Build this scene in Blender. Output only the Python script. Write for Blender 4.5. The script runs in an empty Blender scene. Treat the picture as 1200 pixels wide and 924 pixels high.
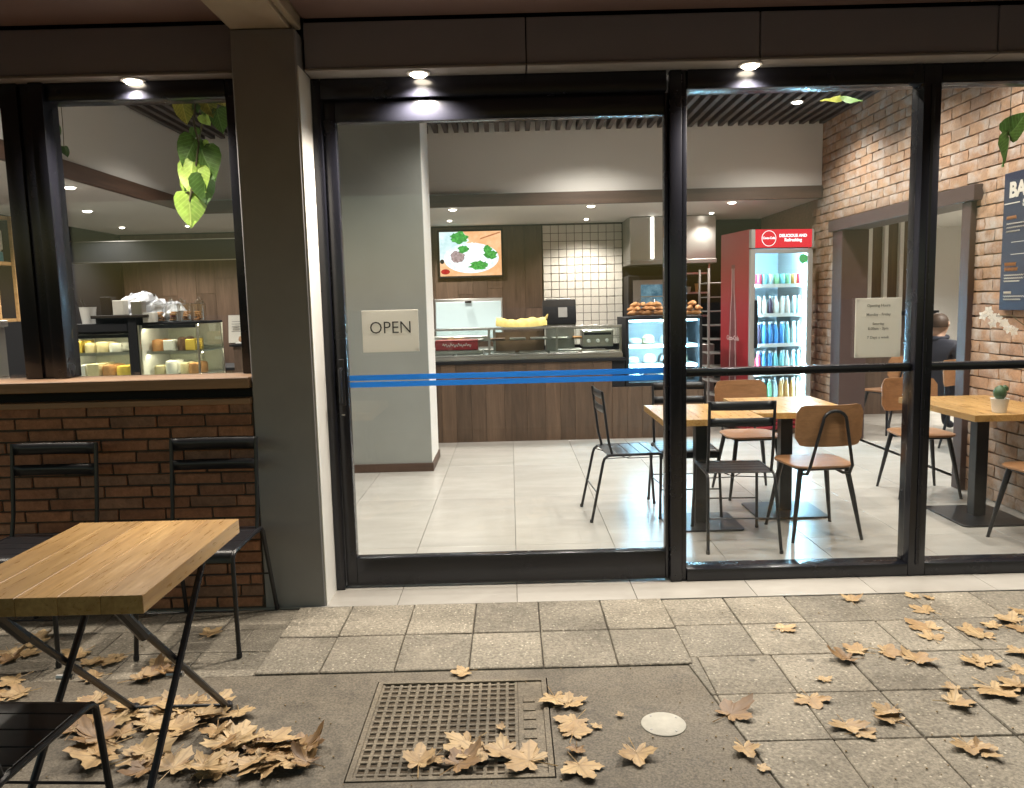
import bpy, bmesh, math, random
from mathutils import Vector, Matrix
random.seed(7)
R = math.radians
scene = bpy.context.scene
COL = scene.collection

# ------------------------------------------------------------------ camera
PITCH, ROLL, CAMH = R(6.6), R(1.45), 1.48
fw = Vector((0, math.cos(PITCH), -math.sin(PITCH)))
r0 = Vector((1, 0, 0)); u0 = r0.cross(fw)
cR = r0 * math.cos(ROLL) - u0 * math.sin(ROLL)
cU = r0 * math.sin(ROLL) + u0 * math.cos(ROLL)
cam = bpy.data.cameras.new('camera'); camo = bpy.data.objects.new('camera', cam); COL.objects.link(camo)
cam.sensor_width = 36; cam.lens = 915 / 1200 * 36; cam.clip_start = 0.05; cam.clip_end = 2000
m = Matrix((cR, cU, -fw)).transposed().to_4x4(); m.translation = Vector((0, 0, CAMH))
camo.matrix_world = m
scene.camera = camo

# ------------------------------------------------------------------ world (night sky) and exposure
w = bpy.data.worlds.new('World'); scene.world = w; w.use_nodes = True
wn = w.node_tree.nodes; wl = w.node_tree.links
sky = wn.new('ShaderNodeTexSky'); sky.sky_type = 'NISHITA'; sky.sun_disc = False
sky.sun_elevation = R(4.0); sky.sun_rotation = R(20)
wl.new(sky.outputs[0], wn['Background'].inputs[0]); wn['Background'].inputs[1].default_value = 0.15
scene.view_settings.view_transform = 'Standard'; scene.view_settings.look = 'None'
scene.view_settings.gamma = 1; scene.view_settings.use_curve_mapping = False
scene.view_settings.exposure = 0.42
cy = scene.cycles
cy.use_denoising = True; cy.max_bounces = 8; cy.diffuse_bounces = 5; cy.glossy_bounces = 4
cy.transparent_max_bounces = 24; cy.transmission_bounces = 6
cy.caustics_reflective = False; cy.caustics_refractive = False; cy.sample_clamp_indirect = 3.0
try: cy.denoiser = 'OPENIMAGEDENOISE'
except Exception: pass

# lamp powers (W) and colours
P_SOFFIT, C_SOFFIT = 135, (1.0, 0.895, 0.76)
P_HIGH, C_HIGH = 84, (1.0, 0.935, 0.85)
P_LOW, C_LOW = 92, (1.0, 0.92, 0.82)
P_NEXT = 200

# ------------------------------------------------------------------ mesh helpers
class MB:
    def __init__(s): s.v = []; s.f = []
    def box(s, x0, x1, y0, y1, z0, z1):
        b = len(s.v)
        s.v += [(x0,y0,z0),(x1,y0,z0),(x1,y1,z0),(x0,y1,z0),(x0,y0,z1),(x1,y0,z1),(x1,y1,z1),(x0,y1,z1)]
        s.f += [tuple(b+i for i in q) for q in ((0,3,2,1),(4,5,6,7),(0,1,5,4),(1,2,6,5),(2,3,7,6),(3,0,4,7))]
        return s
    def obox(s, c, size, mat=None):
        M_ = mat or Matrix.Identity(3); b = len(s.v); c = Vector(c)
        hx, hy, hz = (d/2 for d in size)
        for p in ((-hx,-hy,-hz),(hx,-hy,-hz),(hx,hy,-hz),(-hx,hy,-hz),(-hx,-hy,hz),(hx,-hy,hz),(hx,hy,hz),(-hx,hy,hz)):
            s.v.append(tuple(c + M_ @ Vector(p)))
        s.f += [tuple(b+i for i in q) for q in ((0,3,2,1),(4,5,6,7),(0,1,5,4),(1,2,6,5),(2,3,7,6),(3,0,4,7))]
        return s
    def tube(s, pts, r, n=8, closed=False):
        pts = [Vector(p) for p in pts]; k = len(pts)
        rs = r if isinstance(r, (list, tuple)) else [r]*k
        nrm = None; b0 = len(s.v)
        for i, p in enumerate(pts):
            if closed: t = (pts[(i+1)%k]-pts[i-1])
            elif i == 0: t = pts[1]-p
            elif i == k-1: t = p-pts[i-1]
            else: t = (pts[i+1]-p).normalized()+(p-pts[i-1]).normalized()
            t.normalize()
            if nrm is None:
                a = Vector((0,0,1)) if abs(t.z) < .9 else Vector((1,0,0))
                nrm = (a - t*a.dot(t)).normalized()
            else:
                nrm = nrm - t*nrm.dot(t)
                nrm = nrm.normalized() if nrm.length > 1e-6 else t.orthogonal().normalized()
            bi = t.cross(nrm)
            for j in range(n):
                an = 2*math.pi*j/n
                s.v.append(tuple(p + (nrm*math.cos(an)+bi*math.sin(an))*rs[i]))
        for i in range(k-1 if not closed else k):
            for j in range(n):
                a = b0+i*n+j; c = b0+i*n+(j+1)%n; i2 = (i+1) % k
                s.f.append((a, c, b0+i2*n+(j+1)%n, b0+i2*n+j))
        if not closed:
            s.f.append(tuple(b0+j for j in reversed(range(n)))); s.f.append(tuple(b0+(k-1)*n+j for j in range(n)))
        return s
    def lathe(s, prof, n=16, o=(0,0,0)):
        b = len(s.v); k = len(prof)
        for (r, z) in prof:
            for j in range(n):
                a = 2*math.pi*j/n
                s.v.append((o[0]+r*math.cos(a), o[1]+r*math.sin(a), o[2]+z))
        for i in range(k-1):
            for j in range(n):
                s.f.append((b+i*n+j, b+i*n+(j+1)%n, b+(i+1)*n+(j+1)%n, b+(i+1)*n+j))
        s.f.append(tuple(b+j for j in reversed(range(n)))); s.f.append(tuple(b+(k-1)*n+j for j in range(n)))
        return s
    def prism(s, poly, z0, z1, fn=lambda x, y, z: (x, y, z)):
        b = len(s.v); n = len(poly)
        for z in (z0, z1):
            for (x, y) in poly: s.v.append(tuple(fn(x, y, z)))
        s.f.append(tuple(b+j for j in reversed(range(n)))); s.f.append(tuple(b+n+j for j in range(n)))
        for j in range(n): s.f.append((b+j, b+(j+1)%n, b+n+(j+1)%n, b+n+j))
        return s
    def grid(s, nu, nv, fn):
        b = len(s.v)
        for i in range(nu+1):
            for j in range(nv+1): s.v.append(tuple(fn(i/nu, j/nv)))
        for i in range(nu):
            for j in range(nv):
                a = b+i*(nv+1)+j
                s.f.append((a, a+nv+1, a+nv+2, a+1))
        return s
    def mesh(s, name, mat, smooth=True, bevel=0, seg=1, fix=True):
        me = bpy.data.meshes.new(name); me.from_pydata(s.v, [], s.f)
        if bevel or fix:
            bm = bmesh.new(); bm.from_mesh(me)
            if fix: bmesh.ops.recalc_face_normals(bm, faces=bm.faces)
            if bevel: bmesh.ops.bevel(bm, geom=list(bm.edges), offset=bevel, segments=seg, affect='EDGES', profile=.5)
            bm.to_mesh(me); bm.free()
        if smooth and len(me.polygons):
            me.polygons.foreach_set('use_smooth', [True]*len(me.polygons))
            me.set_sharp_from_angle(angle=R(35))
        if mat: me.materials.append(mat)
        return me
    def build(s, name, mat, parent=None, **k):
        return link(name, s.mesh(name, mat, **k), parent)
WORLD = set()
def link(name, me, parent=None, loc=None, rot=None):
    o = bpy.data.objects.new(name, me); COL.objects.link(o)
    if parent is not None:
        o.parent = parent
        if parent.name in WORLD: o.location = -parent.location
    if loc is not None: o.location = loc if parent is None or parent.name not in WORLD else Vector(loc)-parent.location
    if rot is not None: o.rotation_euler = rot
    return o
def tag(o, label=None, cat=None, group=None, kind=None):
    if label: o['label'] = label
    if cat: o['category'] = cat
    if group: o['group'] = group
    if kind: o['kind'] = kind
    return o
def thing(name, label, cat, loc=(0,0,0), rz=0, group=None, world=False):
    o = bpy.data.objects.new(name, None); COL.objects.link(o); o.location = loc; o.rotation_euler = (0,0,rz)
    o.empty_display_size = .1
    if world: WORLD.add(o.name)
    return tag(o, label, cat, group)
def struct(name, mb, mat, **k): return tag(mb.build(name, mat, **k), kind='structure')
def dup(root, loc, rz=0, label=None, group=None):
    r = root.copy(); COL.objects.link(r); r.location = loc; r.rotation_euler = (0,0,rz)
    if label: r['label'] = label
    if group: r['group'] = group
    for ch in list(root.children):
        c = ch.copy(); COL.objects.link(c); c.parent = r
        for g in list(ch.children):
            d = g.copy(); COL.objects.link(d); d.parent = c
    return r
def text(name, body, size, loc, rot, mat, parent, bold=0.0, align='LEFT', extrude=.0008, sx=1.0):
    cu = bpy.data.curves.new(name, 'FONT'); cu.body = body; cu.size = size; cu.extrude = extrude
    cu.align_x = align; cu.offset = bold; cu.resolution_u = 3
    t = bpy.data.objects.new('tmp', cu); COL.objects.link(t)
    dg = bpy.context.evaluated_depsgraph_get()
    me = bpy.data.meshes.new_from_object(t.evaluated_get(dg))
    bpy.data.objects.remove(t)
    me.materials.clear(); me.materials.append(mat)
    o = link(name, me, parent, loc, rot); o.scale = (sx, 1, 1)
    return o

# ------------------------------------------------------------------ material helpers
class NT:
    def __init__(s, name):
        s.m = bpy.data.materials.new(name); s.m.use_nodes = True
        s.n = s.m.node_tree.nodes; s.l = s.m.node_tree.links; s.b = s.n['Principled BSDF']
        s.out = s.n['Material Output']
    def new(s, t, **k):
        n = s.n.new('ShaderNode'+t)
        for a, v in k.items(): setattr(n, a, v)
        return n
    def coord(s, scale=(1,1,1), rnd=0, rot=(0,0,0)):
        tc = s.new('TexCoord'); mp = s.new('Mapping'); mp.inputs['Scale'].default_value = scale; mp.inputs['Rotation'].default_value = rot
        s.l.new(tc.outputs['Object'], mp.inputs['Vector'])
        if rnd:
            oi = s.new('ObjectInfo'); ml = s.new('Math', operation='MULTIPLY'); ml.inputs[1].default_value = rnd
            s.l.new(oi.outputs['Random'], ml.inputs[0])
            cb = s.new('CombineXYZ')
            for i in range(3): s.l.new(ml.outputs[0], cb.inputs[i])
            s.l.new(cb.outputs[0], mp.inputs['Location'])
        return mp.outputs[0]
    def noise(s, vec, scale, detail=4, rough=.55, dist=0):
        n = s.new('TexNoise'); n.inputs['Scale'].default_value = scale; n.inputs['Detail'].default_value = detail
        n.inputs['Roughness'].default_value = rough; n.inputs['Distortion'].default_value = dist
        if vec is not None: s.l.new(vec, n.inputs['Vector'])
        return n.outputs[0]
    def ramp(s, fac, stops):
        r = s.new('ValToRGB'); e = r.color_ramp.elements
        while len(e) < len(stops): e.new(.5)
        for q, (p, c) in zip(e, stops): q.position = p; q.color = (*c, 1) if len(c) == 3 else c
        s.l.new(fac, r.inputs[0]); return r.outputs[0]
    def mix(s, fac, a, b, mode='MIX'):
        n = s.new('MixRGB', blend_type=mode)
        for i, x in enumerate((fac, a, b)):
            if isinstance(x, (int, float)): n.inputs[i].default_value = x if i == 0 else (x,x,x,1)
            elif isinstance(x, tuple): n.inputs[i].default_value = (*x, 1)
            else: s.l.new(x, n.inputs[i])
        return n.outputs[0]
    def math(s, op, a, b=0):
        n = s.new('Math', operation=op)
        for i, x in enumerate((a, b)):
            if isinstance(x, (int, float)): n.inputs[i].default_value = x
            else: s.l.new(x, n.inputs[i])
        return n.outputs[0]
    def random(s):
        oi = s.new('ObjectInfo'); g = s.new('NewGeometry')
        return s.math('FRACT', s.math('ADD', oi.outputs['Random'], s.math('MULTIPLY', g.outputs['Random Per Island'], 7.31)))
    def col(s, x):
        if isinstance(x, tuple): s.b.inputs['Base Color'].default_value = (*x, 1)
        else: s.l.new(x, s.b.inputs['Base Color'])
    def rough(s, x):
        if isinstance(x, (int, float)): s.b.inputs['Roughness'].default_value = x
        else: s.l.new(x, s.b.inputs['Roughness'])
    def bump(s, h, strength=.3, dist=.01):
        b = s.new('Bump'); b.inputs['Strength'].default_value = strength; b.inputs['Distance'].default_value = dist
        s.l.new(h, b.inputs['Height']); s.l.new(b.outputs[0], s.b.inputs['Normal'])
def plain(name, col, rough=.5, metal=0, var=.12, scale=14, bump=0, spec=None, coat=0):
    t = NT(name); v = t.coord(rnd=9)
    f = t.noise(v, scale, 5)
    t.col(t.mix(f, tuple(c*(1-var) for c in col), tuple(min(1, c*(1+var)) for c in col)))
    f2 = t.noise(v, scale*2.3, 3)
    t.rough(t.math('ADD', t.math('MULTIPLY', f2, .10), max(.02, rough-.05)))
    t.b.inputs['Metallic'].default_value = metal
    if spec is not None: t.b.inputs['Specular IOR Level'].default_value = spec
    if coat: t.b.inputs['Coat Weight'].default_value = coat
    if bump: t.bump(t.noise(v, scale*6, 3), bump, .004)
    return t.m
def wood(name, c1, c2, axis='y', rough=.45, tone=.3, scale=1.0, knots=False):
    t = NT(name); sc = {'x': (1.2,14,14), 'y': (14,1.2,14), 'z': (14,14,1.2)}[axis]
    v = t.coord(tuple(q*scale for q in sc), rnd=23)
    f = t.noise(v, 1.6, 8, .62, .8); g = t.noise(v, 7, 4, .6, .3)
    base = t.ramp(f, [(.28, c1), (.5, tuple((a+b)/2 for a, b in zip(c1, c2))), (.72, c2)])
    base = t.mix(.22, base, t.ramp(g, [(.3, tuple(q*.5 for q in c1)), (.7, c2)]))
    r = t.random()
    k = t.math('ADD', t.math('MULTIPLY', r, tone), 1-tone/2)
    cb = t.new('CombineXYZ')
    for i in range(3): t.l.new(k, cb.inputs[i])
    base = t.mix(1.0, base, cb.outputs[0], 'MULTIPLY')
    if knots:
        v2 = t.coord((5,1.7,5), rnd=23)
        kf = t.noise(v2, 1.5, 2); base = t.mix(t.ramp(kf, [(.66,(0,0,0)),(.78,(.8,.8,.8))]), base, tuple(q*.35 for q in c1))
    t.col(base); t.rough(t.math('ADD', t.math('MULTIPLY', g, .25), rough-.1)); t.bump(g, .12, .002)
    return t.m
def trans(name, col, amt):
    t = NT(name); f = t.noise(t.coord(), 5, 4); c_ = t.mix(f, tuple(x*.96 for x in col), col); t.col(c_); t.rough(.4)
    tl = t.new('BsdfTranslucent'); t.l.new(c_, tl.inputs[0]); mx = t.new('MixShader'); mx.inputs[0].default_value = amt
    t.l.new(t.b.outputs[0], mx.inputs[1]); t.l.new(tl.outputs[0], mx.inputs[2]); t.l.new(mx.outputs[0], t.out.inputs[0]); return t.m
def emit(name, col, st):
    t = NT(name); e = t.new('Emission'); e.inputs[0].default_value = (*col, 1); e.inputs[1].default_value = st
    t.l.new(e.outputs[0], t.out.inputs[0]); return t.m
def glass(name, tint=(1,1,1), refl=1.0, dirt=.0, ior=1.45):
    t = NT(name); tr = t.new('BsdfTransparent'); tr.inputs[0].default_value = (*tint, 1)
    gl = t.new('BsdfGlossy'); gl.inputs['Roughness'].default_value = .015
    fr = t.new('Fresnel'); gb = t.new('NewGeometry')   # thin pane: same reflectance from both sides
    t.l.new(t.math('ADD', t.math('MULTIPLY', gb.outputs['Backfacing'], 1/ior-ior), ior), fr.inputs[0])
    mx = t.new('MixShader')
    t.l.new(t.math('MULTIPLY', fr.outputs[0], refl), mx.inputs[0])
    t.l.new(tr.outputs[0], mx.inputs[1]); t.l.new(gl.outputs[0], mx.inputs[2])
    last = mx.outputs[0]
    if dirt:
        v = t.coord(); f = t.noise(v, 3, 6, .7)
        df = t.new('BsdfDiffuse'); df.inputs[0].default_value = (.7,.7,.7,1)
        m2 = t.new('MixShader'); t.l.new(t.ramp(f, [(.5,(0,0,0)),(.85,(dirt,)*3)]), m2.inputs[0])
        t.l.new(last, m2.inputs[1]); t.l.new(df.outputs[0], m2.inputs[2]); last = m2.outputs[0]
    t.l.new(last, t.out.inputs[0]); return t.m

# ------------------------------------------------------------------ materials
def m_paver():
    t = NT('paver concrete'); v = t.coord(rnd=31)
    big = t.noise(v, 5, 5); fine = t.noise(v, 75, 4, .75)
    vo = t.new('TexVoronoi'); vo.inputs['Scale'].default_value = 70; t.l.new(v, vo.inputs['Vector'])
    sp = t.ramp(vo.outputs['Distance'], [(.16,(1,1,1)),(.38,(0,0,0))])
    pick = t.ramp(vo.outputs['Color'], [(.66,(0,0,0)),(.82,(1,1,1))])
    base = t.ramp(big, [(.3,(.15,.132,.10)),(.55,(.245,.218,.168)),(.75,(.34,.30,.235))])
    base = t.mix(.5, base, t.ramp(fine, [(.35,(.06,.052,.04)),(.65,(.46,.41,.33))]))
    base = t.mix(t.math('MULTIPLY', t.math('MULTIPLY', sp, pick), .9), base, (.62,.56,.45))
    gp = t.new('NewGeometry'); st = t.noise(gp.outputs['Position'], 1.7, 5, .65); base = t.mix(t.ramp(st, [(.52,(0,0,0)),(.72,(.55,.55,.55))]), base, (.07,.06,.045))
    st2 = t.noise(gp.outputs['Position'], 3.1, 3, .5, 1.0); base = t.mix(t.ramp(st2, [(.58,(0,0,0)),(.75,(.4,.4,.4))]), base, (.42,.37,.29))
    gv = t.new('TexVoronoi'); gv.inputs['Scale'].default_value = 5.5; gv.inputs['Randomness'].default_value = 1; t.l.new(gp.outputs['Position'], gv.inputs['Vector'])
    gpk = t.ramp(gv.outputs['Color'], [(.62,(0,0,0)),(.64,(1,1,1))]); base = t.mix(t.math('MULTIPLY', gpk, t.ramp(gv.outputs['Distance'], [(.07,(.7,.7,.7)),(.10,(0,0,0))])), base, (.05,.045,.04))
    k = t.math('ADD', t.math('MULTIPLY', t.random(), .36), .80)
    cb = t.new('CombineXYZ')
    for i in range(3): t.l.new(k, cb.inputs[i])
    t.col(t.mix(1, base, cb.outputs[0], 'MULTIPLY'))
    t.rough(.75); t.bump(t.math('ADD', t.math('MULTIPLY', fine, 1), vo.outputs['Distance']), .5, .004)
    return t.m
def m_concrete(name, a, b, c):
    t = NT(name); v = t.coord()
    big = t.noise(v, 1.6, 8, .62); mid = t.noise(v, 9, 6, .65); fine = t.noise(v, 120, 3, .7)
    base = t.ramp(big, [(.38,a),(.52,b),(.66,c)])
    base = t.mix(.45, base, t.ramp(mid, [(.3,tuple(x*.6 for x in a)),(.7,c)]))
    base = t.mix(.4, base, t.ramp(fine, [(.36,tuple(x*.4 for x in a)),(.64,tuple(x*1.4 for x in c))]))
    st = t.noise(v, 2.6, 6, .7, .6); base = t.mix(t.ramp(st, [(.50,(0,0,0)),(.70,(.75,.75,.75))]), base, tuple(x*.55 for x in a))
    st = t.noise(v, 4.3, 5, .6, 1.2); base = t.mix(t.ramp(st, [(.60,(0,0,0)),(.78,(.55,.55,.55))]), base, tuple(x*1.35 for x in c))
    t.col(base); t.rough(t.math('ADD', t.math('MULTIPLY', mid, .3), .55)); t.bump(t.math('ADD', fine, mid), .3, .004)
    return t.m
def m_brick(name, stops, white=0.0, bump=.5):
    t = NT(name); v = t.coord(rnd=41)
    r = t.random(); base = t.ramp(r, stops)
    f = t.noise(v, 14, 6, .68); g = t.noise(v, 60, 4, .7)
    base = t.mix(.55, base, t.mix(1, base, t.ramp(f, [(.3,(.45,.42,.42)),(.7,(1.35,1.3,1.25))]), 'MULTIPLY'))
    base = t.mix(.3, base, t.mix(1, base, t.ramp(g, [(.3,(.4,.4,.4)),(.7,(1.4,1.4,1.4))]), 'MULTIPLY'))
    if white:
        h = t.noise(t.coord(rnd=11), 5, 6, .7)
        base = t.mix(t.ramp(h, [(.46,(0,0,0)),(.68,(white,)*3)]), base, (.50,.46,.42))
    t.col(base); t.rough(.85); t.bump(t.math('ADD', f, g), bump, .006)
    return t.m
def m_tile():
    t = NT('porcelain floor tile'); v = t.coord(rnd=17); v2 = t.coord((.6,2.2,1), rnd=17)
    f = t.noise(v2, 2.2, 8, .62, .6); g = t.noise(v, 11, 6, .6)
    base = t.ramp(f, [(.25,(.37,.35,.32)),(.5,(.425,.405,.37)),(.75,(.48,.46,.425))])
    base = t.mix(.18, base, t.ramp(g, [(.2,(.38,.35,.31)),(.8,(.58,.55,.50))]))
    k = t.math('ADD', t.math('MULTIPLY', t.random(), .08), .96)
    cb = t.new('CombineXYZ')
    for i in range(3): t.l.new(k, cb.inputs[i])
    t.col(t.mix(1, base, cb.outputs[0], 'MULTIPLY'))
    t.rough(t.math('ADD', t.math('MULTIPLY', f, .1), .2)); return t.m
def m_leaf(name, a, b, c, trans=.0, vein=None):
    t = NT(name); v = t.coord(rnd=13)
    f = t.noise(v, 22 if vein != 'heart' else 6, 5, .65); base = t.ramp(t.random(), [(0,a),(.5,b),(1,c)])
    base = t.mix(.6, base, t.mix(1, base, t.ramp(f, [(.3,(.5,.45,.4)),(.7,(1.3,1.3,1.2))]), 'MULTIPLY'))
    if vein:
        tc = t.new('TexCoord'); sx = t.new('SeparateXYZ'); t.l.new(tc.outputs['Object'], sx.inputs[0]); X, Y = sx.outputs[0], sx.outputs[1]
        if vein == 'heart':
            ax = t.math('ABSOLUTE', X); d1 = ax
            q = t.math('SUBTRACT', Y, t.math('MULTIPLY', ax, .9)); fr = t.math('FRACT', t.math('MULTIPLY', q, 6.5)); d2 = t.math('MULTIPLY', t.math('ABSOLUTE', t.math('SUBTRACT', fr, .5)), .15)
            d = t.math('MINIMUM', t.math('MULTIPLY', d1, .7), t.math('ADD', d2, .006)); stop = [(0,(.55,)*3),(.022,(0,0,0))]
            tint = tuple(min(1, x*1.9+.08) for x in b)
        else:
            an = t.math('DIVIDE', t.math('ARCTAN2', X, Y), 1.152); rr = t.math('SQRT', t.math('ADD', t.math('MULTIPLY', X, X), t.math('MULTIPLY', Y, Y)))
            d = t.math('MULTIPLY', t.math('ABSOLUTE', t.math('SUBTRACT', t.math('FRACT', t.math('ADD', an, .5)), .5)), rr); stop = [(0,(.6,)*3),(.0022,(0,0,0))]
            tint = tuple(x*.55 for x in a)
        base = t.mix(t.ramp(d, stop), base, tint)
    t.col(base); t.rough(.5); t.bump(f, .4, .004)
    if trans:
        tl = t.new('BsdfTranslucent'); t.l.new(base, tl.inputs[0]); mx = t.new('MixShader'); mx.inputs[0].default_value = trans
        t.l.new(t.b.outputs[0], mx.inputs[1]); t.l.new(tl.outputs[0], mx.inputs[2]); t.l.new(mx.outputs[0], t.out.inputs[0])
    return t.m
M = {}
M['paver'] = m_paver()
M['concrete'] = m_concrete('slab concrete', (.08,.066,.047), (.14,.118,.086), (.225,.192,.145))
M['asphalt'] = m_concrete('asphalt', (.035,.035,.036), (.05,.05,.05), (.065,.064,.06))
M['joint'] = plain('joint grit', (.11,.097,.08), .9, var=.4, scale=40, bump=.4)
M['black'] = plain('black powder coat', (.011,.0115,.015), .34, var=.2)
M['frame'] = plain('black anodised frame', (.010,.0105,.016), .26, var=.15, scale=3)
M['pillar'] = plain('taupe render paint', (.275,.272,.285), .62, var=.14, scale=5, bump=.08)
M['fascia'] = plain('grey fascia panel', (.32,.32,.36), .42, var=.06, scale=2)
M['awning'] = plain('maroon brown soffit paint', (.19,.12,.105), .6, var=.15, scale=2)
M['beam'] = plain('cream beam paint', (.42,.35,.26), .6, var=.08, scale=2)
M['strip'] = plain('grey soffit strip', (.32,.30,.285), .5, var=.05, scale=2)
M['dark'] = plain('black wall paint', (.010,.010,.012), .7, spec=.25)
M['hair'] = plain('brown hair', (.05,.028,.016), .6, var=.3, scale=40)
M['wall'] = plain('off white wall paint', (.78,.755,.715), .7, var=.03, scale=2)
M['column'] = plain('grey polished render', (.30,.31,.29), .38, var=.16, scale=2.2)
M['slip'] = m_brick('brick slip', [(0,(.25,.12,.075)),(.3,(.37,.175,.105)),(.55,(.43,.205,.118)),(.8,(.36,.20,.135)),(1,(.24,.14,.10))])
M['brick'] = m_brick('old interior brick', [(0,(.36,.215,.13)),(.25,(.43,.27,.165)),(.5,(.39,.235,.145)),(.72,(.46,.305,.195)),(.88,(.36,.245,.175)),(1,(.34,.20,.125))], white=.8)
M['mortar'] = plain('dark mortar', (.085,.07,.056), .9, var=.3, scale=30, bump=.4)
M['mortar2'] = plain('pale mortar', (.30,.22,.15), .9, var=.3, scale=30, bump=.5)
M['tile'] = m_tile()
M['grout'] = plain('floor grout', (.14,.13,.115), .9)
M['oak'] = wood('oak stave', (.34,.175,.052), (.62,.385,.145), 'y', .28, .34, knots=True)
M['oakx'] = wood('oak stave cross', (.34,.19,.075), (.56,.36,.17), 'x', .36, .25)
M['ply'] = wood('walnut ply', (.26,.125,.055), (.42,.22,.105), 'x', .38, .1)
M['walnut'] = wood('dark walnut panel', (.06,.038,.027), (.14,.09,.062), 'z', .42, .5, .6)
M['walnutc'] = wood('walnut counter board', (.065,.038,.024), (.15,.093,.058), 'z', .42, .5, .6)
M['trim'] = wood('walnut trim', (.052,.028,.019), (.115,.064,.042), 'x', .45, .1, .5)
M['trimy'] = wood('walnut trim lengthwise', (.052,.028,.019), (.115,.064,.042), 'y', .45, .1, .5)
M['sill'] = wood('sill timber', (.22,.125,.07), (.40,.25,.15), 'x', .5, .1, .6)
M['batten'] = wood('grey brown batten', (.05,.042,.038), (.10,.085,.078), 'y', .6, .3)
M['jamb'] = plain('aubergine door paint', (.07,.043,.038), .4, var=.15)
M['steel'] = plain('brushed steel', (.55,.54,.52), .30, 1.0, var=.03, scale=3)
M['steeld'] = plain('dull steel', (.38,.37,.36), .38, 1.0, var=.06, scale=4)
M['chrome'] = plain('satin aluminium', (.62,.61,.60), .3, 1.0, var=.05)
M['iron'] = m_concrete('cast iron grate', (.10,.083,.06), (.18,.15,.108), (.27,.225,.16))
M['pit'] = plain('grate grime', (.085,.064,.042), .95, var=.5, scale=18, bump=.5)
M['white'] = plain('white plastic', (.72,.71,.68), .45, var=.04)
M['paper'] = plain('paper white', (.66,.64,.58), .7, var=.03)
M['acryl'] = trans('sign board white', (.88,.86,.80), .5)
M['ink'] = plain('dark ink', (.03,.028,.026), .6)
M['inkg'] = plain('grey ink', (.22,.21,.19), .6)
M['blue'] = trans('blue safety tape', (.10,.50,.98), .6)
M['glass'] = glass('shopfront glass', (.97,.98,.975), 1.0, 0)
M['cglass'] = glass('case glass', (.94,.97,.955), 1.0)
M['red'] = plain('fridge red', (.30,.022,.03), .4, var=.06)
M['grey'] = plain('fridge grey trim', (.30,.29,.28), .4, var=.05)
M['wplate'] = plain('glossy white tile', (.66,.63,.57), .2, var=.05, scale=6)
M['wgrout'] = plain('dark wall grout', (.20,.185,.17), .9)
M['lens'] = emit('downlight lens', (1.0,.86,.66), 22)
M['lensw'] = emit('downlight lens neutral', (1.0,.90,.76), 14)
M['led'] = emit('cool led strip', (.40,.74,1.0), 165)
M['ledw'] = emit('warm led strip', (1.0,.88,.62), 40)
M['leaf'] = m_leaf('dry plane leaf', (.46,.315,.16), (.55,.40,.22), (.36,.225,.105), vein='palm')
M['leafd'] = m_leaf('dark wet leaf', (.24,.14,.06), (.33,.20,.085), (.17,.095,.045), vein='palm')
M['pothos'] = m_leaf('pothos green', (.05,.12,.025), (.10,.20,.04), (.04,.09,.025), 0.2, 'heart')
M['pothosl'] = m_leaf('pothos lime', (.36,.56,.10), (.42,.60,.13), (.28,.48,.08), 0.18, 'heart')
M['pothosy'] = m_leaf('pothos yellowing', (.30,.28,.045), (.34,.30,.05), (.22,.26,.05), 0.18, 'heart')
M['stem'] = plain('vine stem', (.10,.085,.04), .7)
M['succ'] = m_leaf('succulent green', (.04,.085,.04), (.05,.10,.045), (.035,.075,.035))
M['petal'] = trans('orchid petal', (.85,.80,.72), .5)
M['pot'] = plain('white ceramic pot', (.68,.66,.62), .35)
M['terra'] = plain('tan ceramic', (.42,.24,.13), .5)
M['menu'] = plain('navy menu board', (.022,.027,.055), .5)
M['mtext'] = plain('menu cream', (.60,.56,.48), .6)
M['mtexto'] = plain('menu orange', (.55,.27,.12), .6)
M['towel'] = plain('yellow cloth', (.62,.50,.16), .85, var=.2, scale=30, bump=.4)
M['plastic'] = plain('clear crinkled plastic', (.55,.57,.62), .25, var=.3, scale=20, bump=.6)
M['cookie'] = plain('baked brown', (.42,.20,.07), .7, var=.4, scale=30, bump=.5)
M['cake'] = plain('cream cake', (.62,.52,.30), .6, var=.25, scale=20)
M['cakey'] = plain('custard yellow', (.66,.46,.07), .5, var=.25, scale=20)
M['caked'] = plain('chocolate cake', (.10,.05,.028), .5, var=.4, scale=20)
M['jacket'] = plain('navy jacket cloth', (.025,.028,.042), .8)
print('materials ok')
# ================================================================== SETTING: ground
GZ = -0.03
struct('ground', MB().box(-300, 300, -300, 300, -.3, -.06), M['asphalt'], smooth=False)
pv = struct('pavement', MB().box(-9, 9, -1.2, 3.74, -.055, GZ), M['joint'], smooth=False)
struct('kerb', MB().box(-9, 9, -1.36, -1.205, -.2, .0), M['concrete'], bevel=.012)
struct('road', MB().box(-60, 60, -9, -1.365, -.2, -.05), M['asphalt'], smooth=False)
# concrete slab (in front of the door): built as a polygon with a slanted right edge and a hole where the grate sits
GX0, GX1, GY0, GY1 = -.556, .105, 2.30, 2.952
sl = MB()
def slab(x0, x1, y0, y1, xr=None):
    xa, xb = (x1, x1) if xr is None else xr
    sl.prism([(x0,y0),(xa,y0),(xb,y1),(x0,y1)], GZ+.001, -.002)
slab(-3.6, GX0-.005, 1.0, 3.032); slab(GX1+.005, 0, 1.0, 3.032, (.93, .69))
slab(GX0-.005, GX1+.005, 1.0, GY0-.005); slab(GX0-.005, GX1+.005, GY1+.005, 3.032)
struct('concrete_slab', sl, M['concrete'], smooth=False)
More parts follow.
